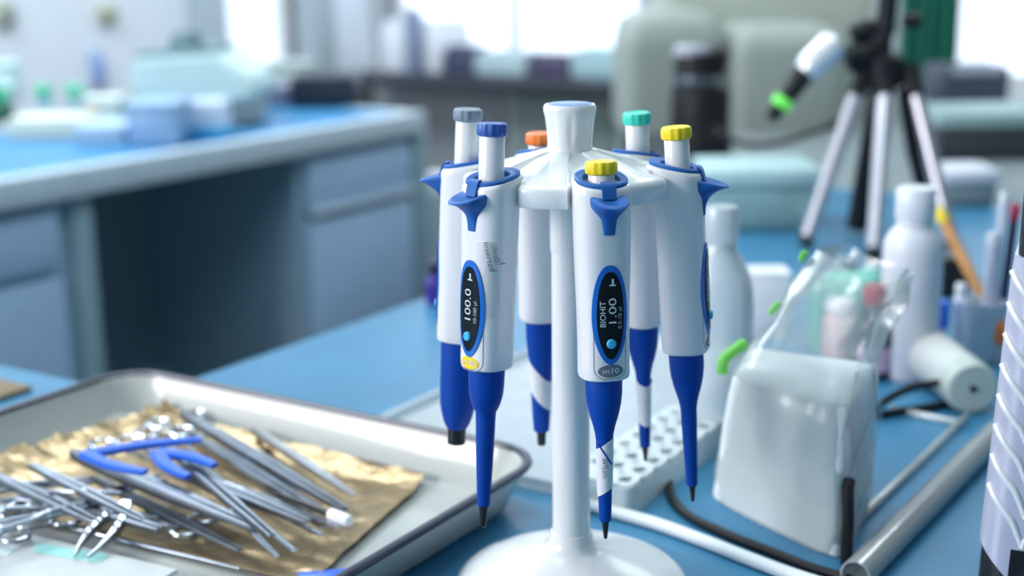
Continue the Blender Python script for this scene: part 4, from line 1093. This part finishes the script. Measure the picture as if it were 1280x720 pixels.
# desk below the window
wt0 = tz(812, 95, SB-.4)[0]; wt1 = tz(440, 85, SB-.4)[0]
zdk = tz(660, 99, SB-.46)[1]
desk = thing('window_desk', 'long dark desk below the bright window', 'desk', (0, 0, 0), RZ)
part('desktop', mat('desk_dark', (.045, .05, .07), .4), desk, lambda bm: box(bm, SB-.46, SB-.02, wt0, wt1, zdk-.05, zdk, .008))
part('leg', mat('desk_leg', (.10, .11, .12), .5), desk, lambda bm: box(bm, SB-.43, SB-.37, wt1-.10, wt1-.04, 0, zdk-.05))
part('leg', mat('desk_leg_b', (.10, .11, .12), .5), desk, lambda bm: box(bm, SB-.43, SB-.37, wt0+.04, wt0+.10, 0, zdk-.05))
# radiator
RADM = mat('radiator_green', (.42, .52, .50), .5)
q0 = tz(786, 120, SB-.10); q1 = tz(642, 112, SB-.10)
rad = thing('radiator', 'pale green ribbed radiator under the window behind the stand', 'radiator', (0, 0, 0), RZ)
zt_ = min(q1[1], zdk-.06)
nf = 7; wfn = (q1[0]-q0[0])/nf
for i in range(nf):
    part('radiator_fin', RADM, rad, lambda bm: box(bm, SB-.16, SB-.03, q0[0]+i*wfn+.006, q0[0]+(i+1)*wfn-.022, .08, zt_, .012))
part('pipe', RADM, rad, lambda bm: (box(bm, SB-.12, SB-.07, q0[0], q1[0], zt_-.10, zt_-.06), box(bm, SB-.12, SB-.07, q0[0], q1[0], .0, .13)))
def dbox(name, label, cat, px0, px1, ytop, ybot, depth, m, s=SB-.38, bev=.015, lidm=None, slope=0):
    a = tz(px0, ybot, s)[0]; b = tz(px1, ybot, s)[0]; h = tz((px0+px1)/2, ytop, s)[1]-zdk
    o = thing(name, label, cat, st(s, (a+b)/2, zdk), RZ); w = abs(a-b)
    part('body', m, o, lambda bm: box(bm, 0, depth, -w/2, w/2, 0.0005, h*.88, bev))
    part('top', lidm or m, o, lambda bm: box(bm, .01, depth-.01, -w/2+.01, w/2-.01, h*.86, h, bev*.6))
    return o, w, h
dbox('white_machine', 'white office machine at the left end of the window desk', 'machine', 476, 548, 26, 80, .28, mat('machine_white', (.78, .81, .88), .5))
o, w, h = dbox('desk_phone', 'upright blue-grey handset leaning in front of the white office machine', 'phone', 503, 522, 10, 52, .06, mat('phone_grey', (.20, .25, .36), .4), SB-.46)
dbox('dark_box', 'small dark box right of the white office machine on the window desk', 'box', 554, 590, 58, 84, .15, mat('dark_navy', (.05, .06, .12), .5))
dbox('pale_files', 'low pale teal stack of files on the window desk', 'files', 592, 655, 66, 84, .2, mat('pale_teal_files', (.40, .52, .56), .6))
dbox('dark_keyboard', 'long low dark violet keyboard on the window desk', 'keyboard', 659, 708, 68, 88, .16, mat('dark_violet', (.07, .06, .12), .5))
dbox('teal_box', 'pale teal box at the right end of the window desk', 'box', 712, 786, 62, 92, .2, mat('soft_teal', (.34, .50, .54), .6))
# white bin between island bench and radiator
p = onplane(543, 205, s=3.6)
Yb = 4.15; a = aty(520, 230, Yb); b = aty(566, 230, Yb); zt2 = aty(543, 215, Yb).z
bn = thing('white_bin', 'tall white waste bin past the end of the island bench', 'bin', ((a.x+b.x)/2, Yb, 0))
rbn = (b.x-a.x)/2
part('bin_body', mat('bin_white', (.66, .72, .78), .5), bn, lathe, [(rbn*.85, 0), (rbn*.88, .02), (rbn, zt2-.08), (rbn*1.04, zt2-.07), (rbn*1.04, zt2-.06)], 32)
part('bin_lid', mat('bin_lid_white', (.70, .75, .80), .5), bn, lathe, [(rbn*1.05, zt2-.062), (rbn*1.05, zt2-.04), (rbn*.7, zt2-.005), (rbn*.2, zt2)], 32)
pu = onz(545, 379); um = sc_(pu)
bottle('purple_bottle', 'small dark purple bottle behind the grey-capped pipette', pu, 13*um, 54*um, 8*um, 18*um, mat('deep_purple', (.05, .02, .28), .4), mat('dark_navy_cap', (.02, .02, .06), .4), 'bottle', .25)
# cardboard on the wing
cb = onz(20, 496)
o = thing('cardboard_sheet', 'brown cardboard lying on the bench wing at the far left', 'cardboard', st(cb.dot(E1)-.045, cb.dot(E2)+.13, TZ), RZ)
part('board', mat('cardboard_brown', (.26, .19, .12), .8), o, lambda bm: box(bm, -.09, .065, -.13, .16, .0005, .006, .001))
part('tape', mat('grey_tape', (.25, .27, .27), .5), o, lambda bm: box(bm, -.02, .02, -.129, .159, .006, .0066))

# ================================================================== LIGHT
wd_ = bpy.data.worlds.new('world'); sc.world = wd_; wd_.use_nodes = True
bgn = wd_.node_tree.nodes['Background']; bgn.inputs[0].default_value = (.52, .82, .86, 1); bgn.inputs[1].default_value = .40
def area(name, loc, target, sx_, sy_, power, col):
    l = bpy.data.lights.new(name, 'AREA'); l.shape = 'RECTANGLE'; l.size = sx_; l.size_y = sy_; l.energy = power; l.color = col
    o = bpy.data.objects.new(name, l); C.objects.link(o); o.location = loc
    o.rotation_euler = (Vector(target)-Vector(loc)).to_track_quat('-Z', 'Y').to_euler(); return o
area('window_light', (-2.6, -.05, 1.95), (.1, .95, 1.0), 1.3, 1.1, 86, (1.0, .97, .995))  # soft key area lamp placed left of the camera; no window built there
area('ceiling_light', (.1, 1.4, 2.9), (.1, 1.4, 0), 1.6, 1.2, 26, (.86, .99, 1.0))
area('ceiling_light', (-1.5, 3.4, 2.9), (-1.5, 3.4, 0), 1.6, 1.2, 92, (.88, .97, 1.0))
area('ceiling_light', (1.6, 3.6, 2.9), (1.6, 3.6, 0), 1.6, 1.2, 34, (.88, .97, 1.0))
area('ceiling_light', st(4.4, 2.9, 2.9), st(5.4, 2.6, .4), 1.6, .8, 45, (.88, .97, 1.0))  # added fill, tilted at the back wall to brighten desk and radiator
sc.view_settings.view_transform = 'Standard'
try: sc.view_settings.look = 'None'
except TypeError: pass
sc.view_settings.gamma = 1; sc.view_settings.use_curve_mapping = False
sc.view_settings.exposure = -0.07
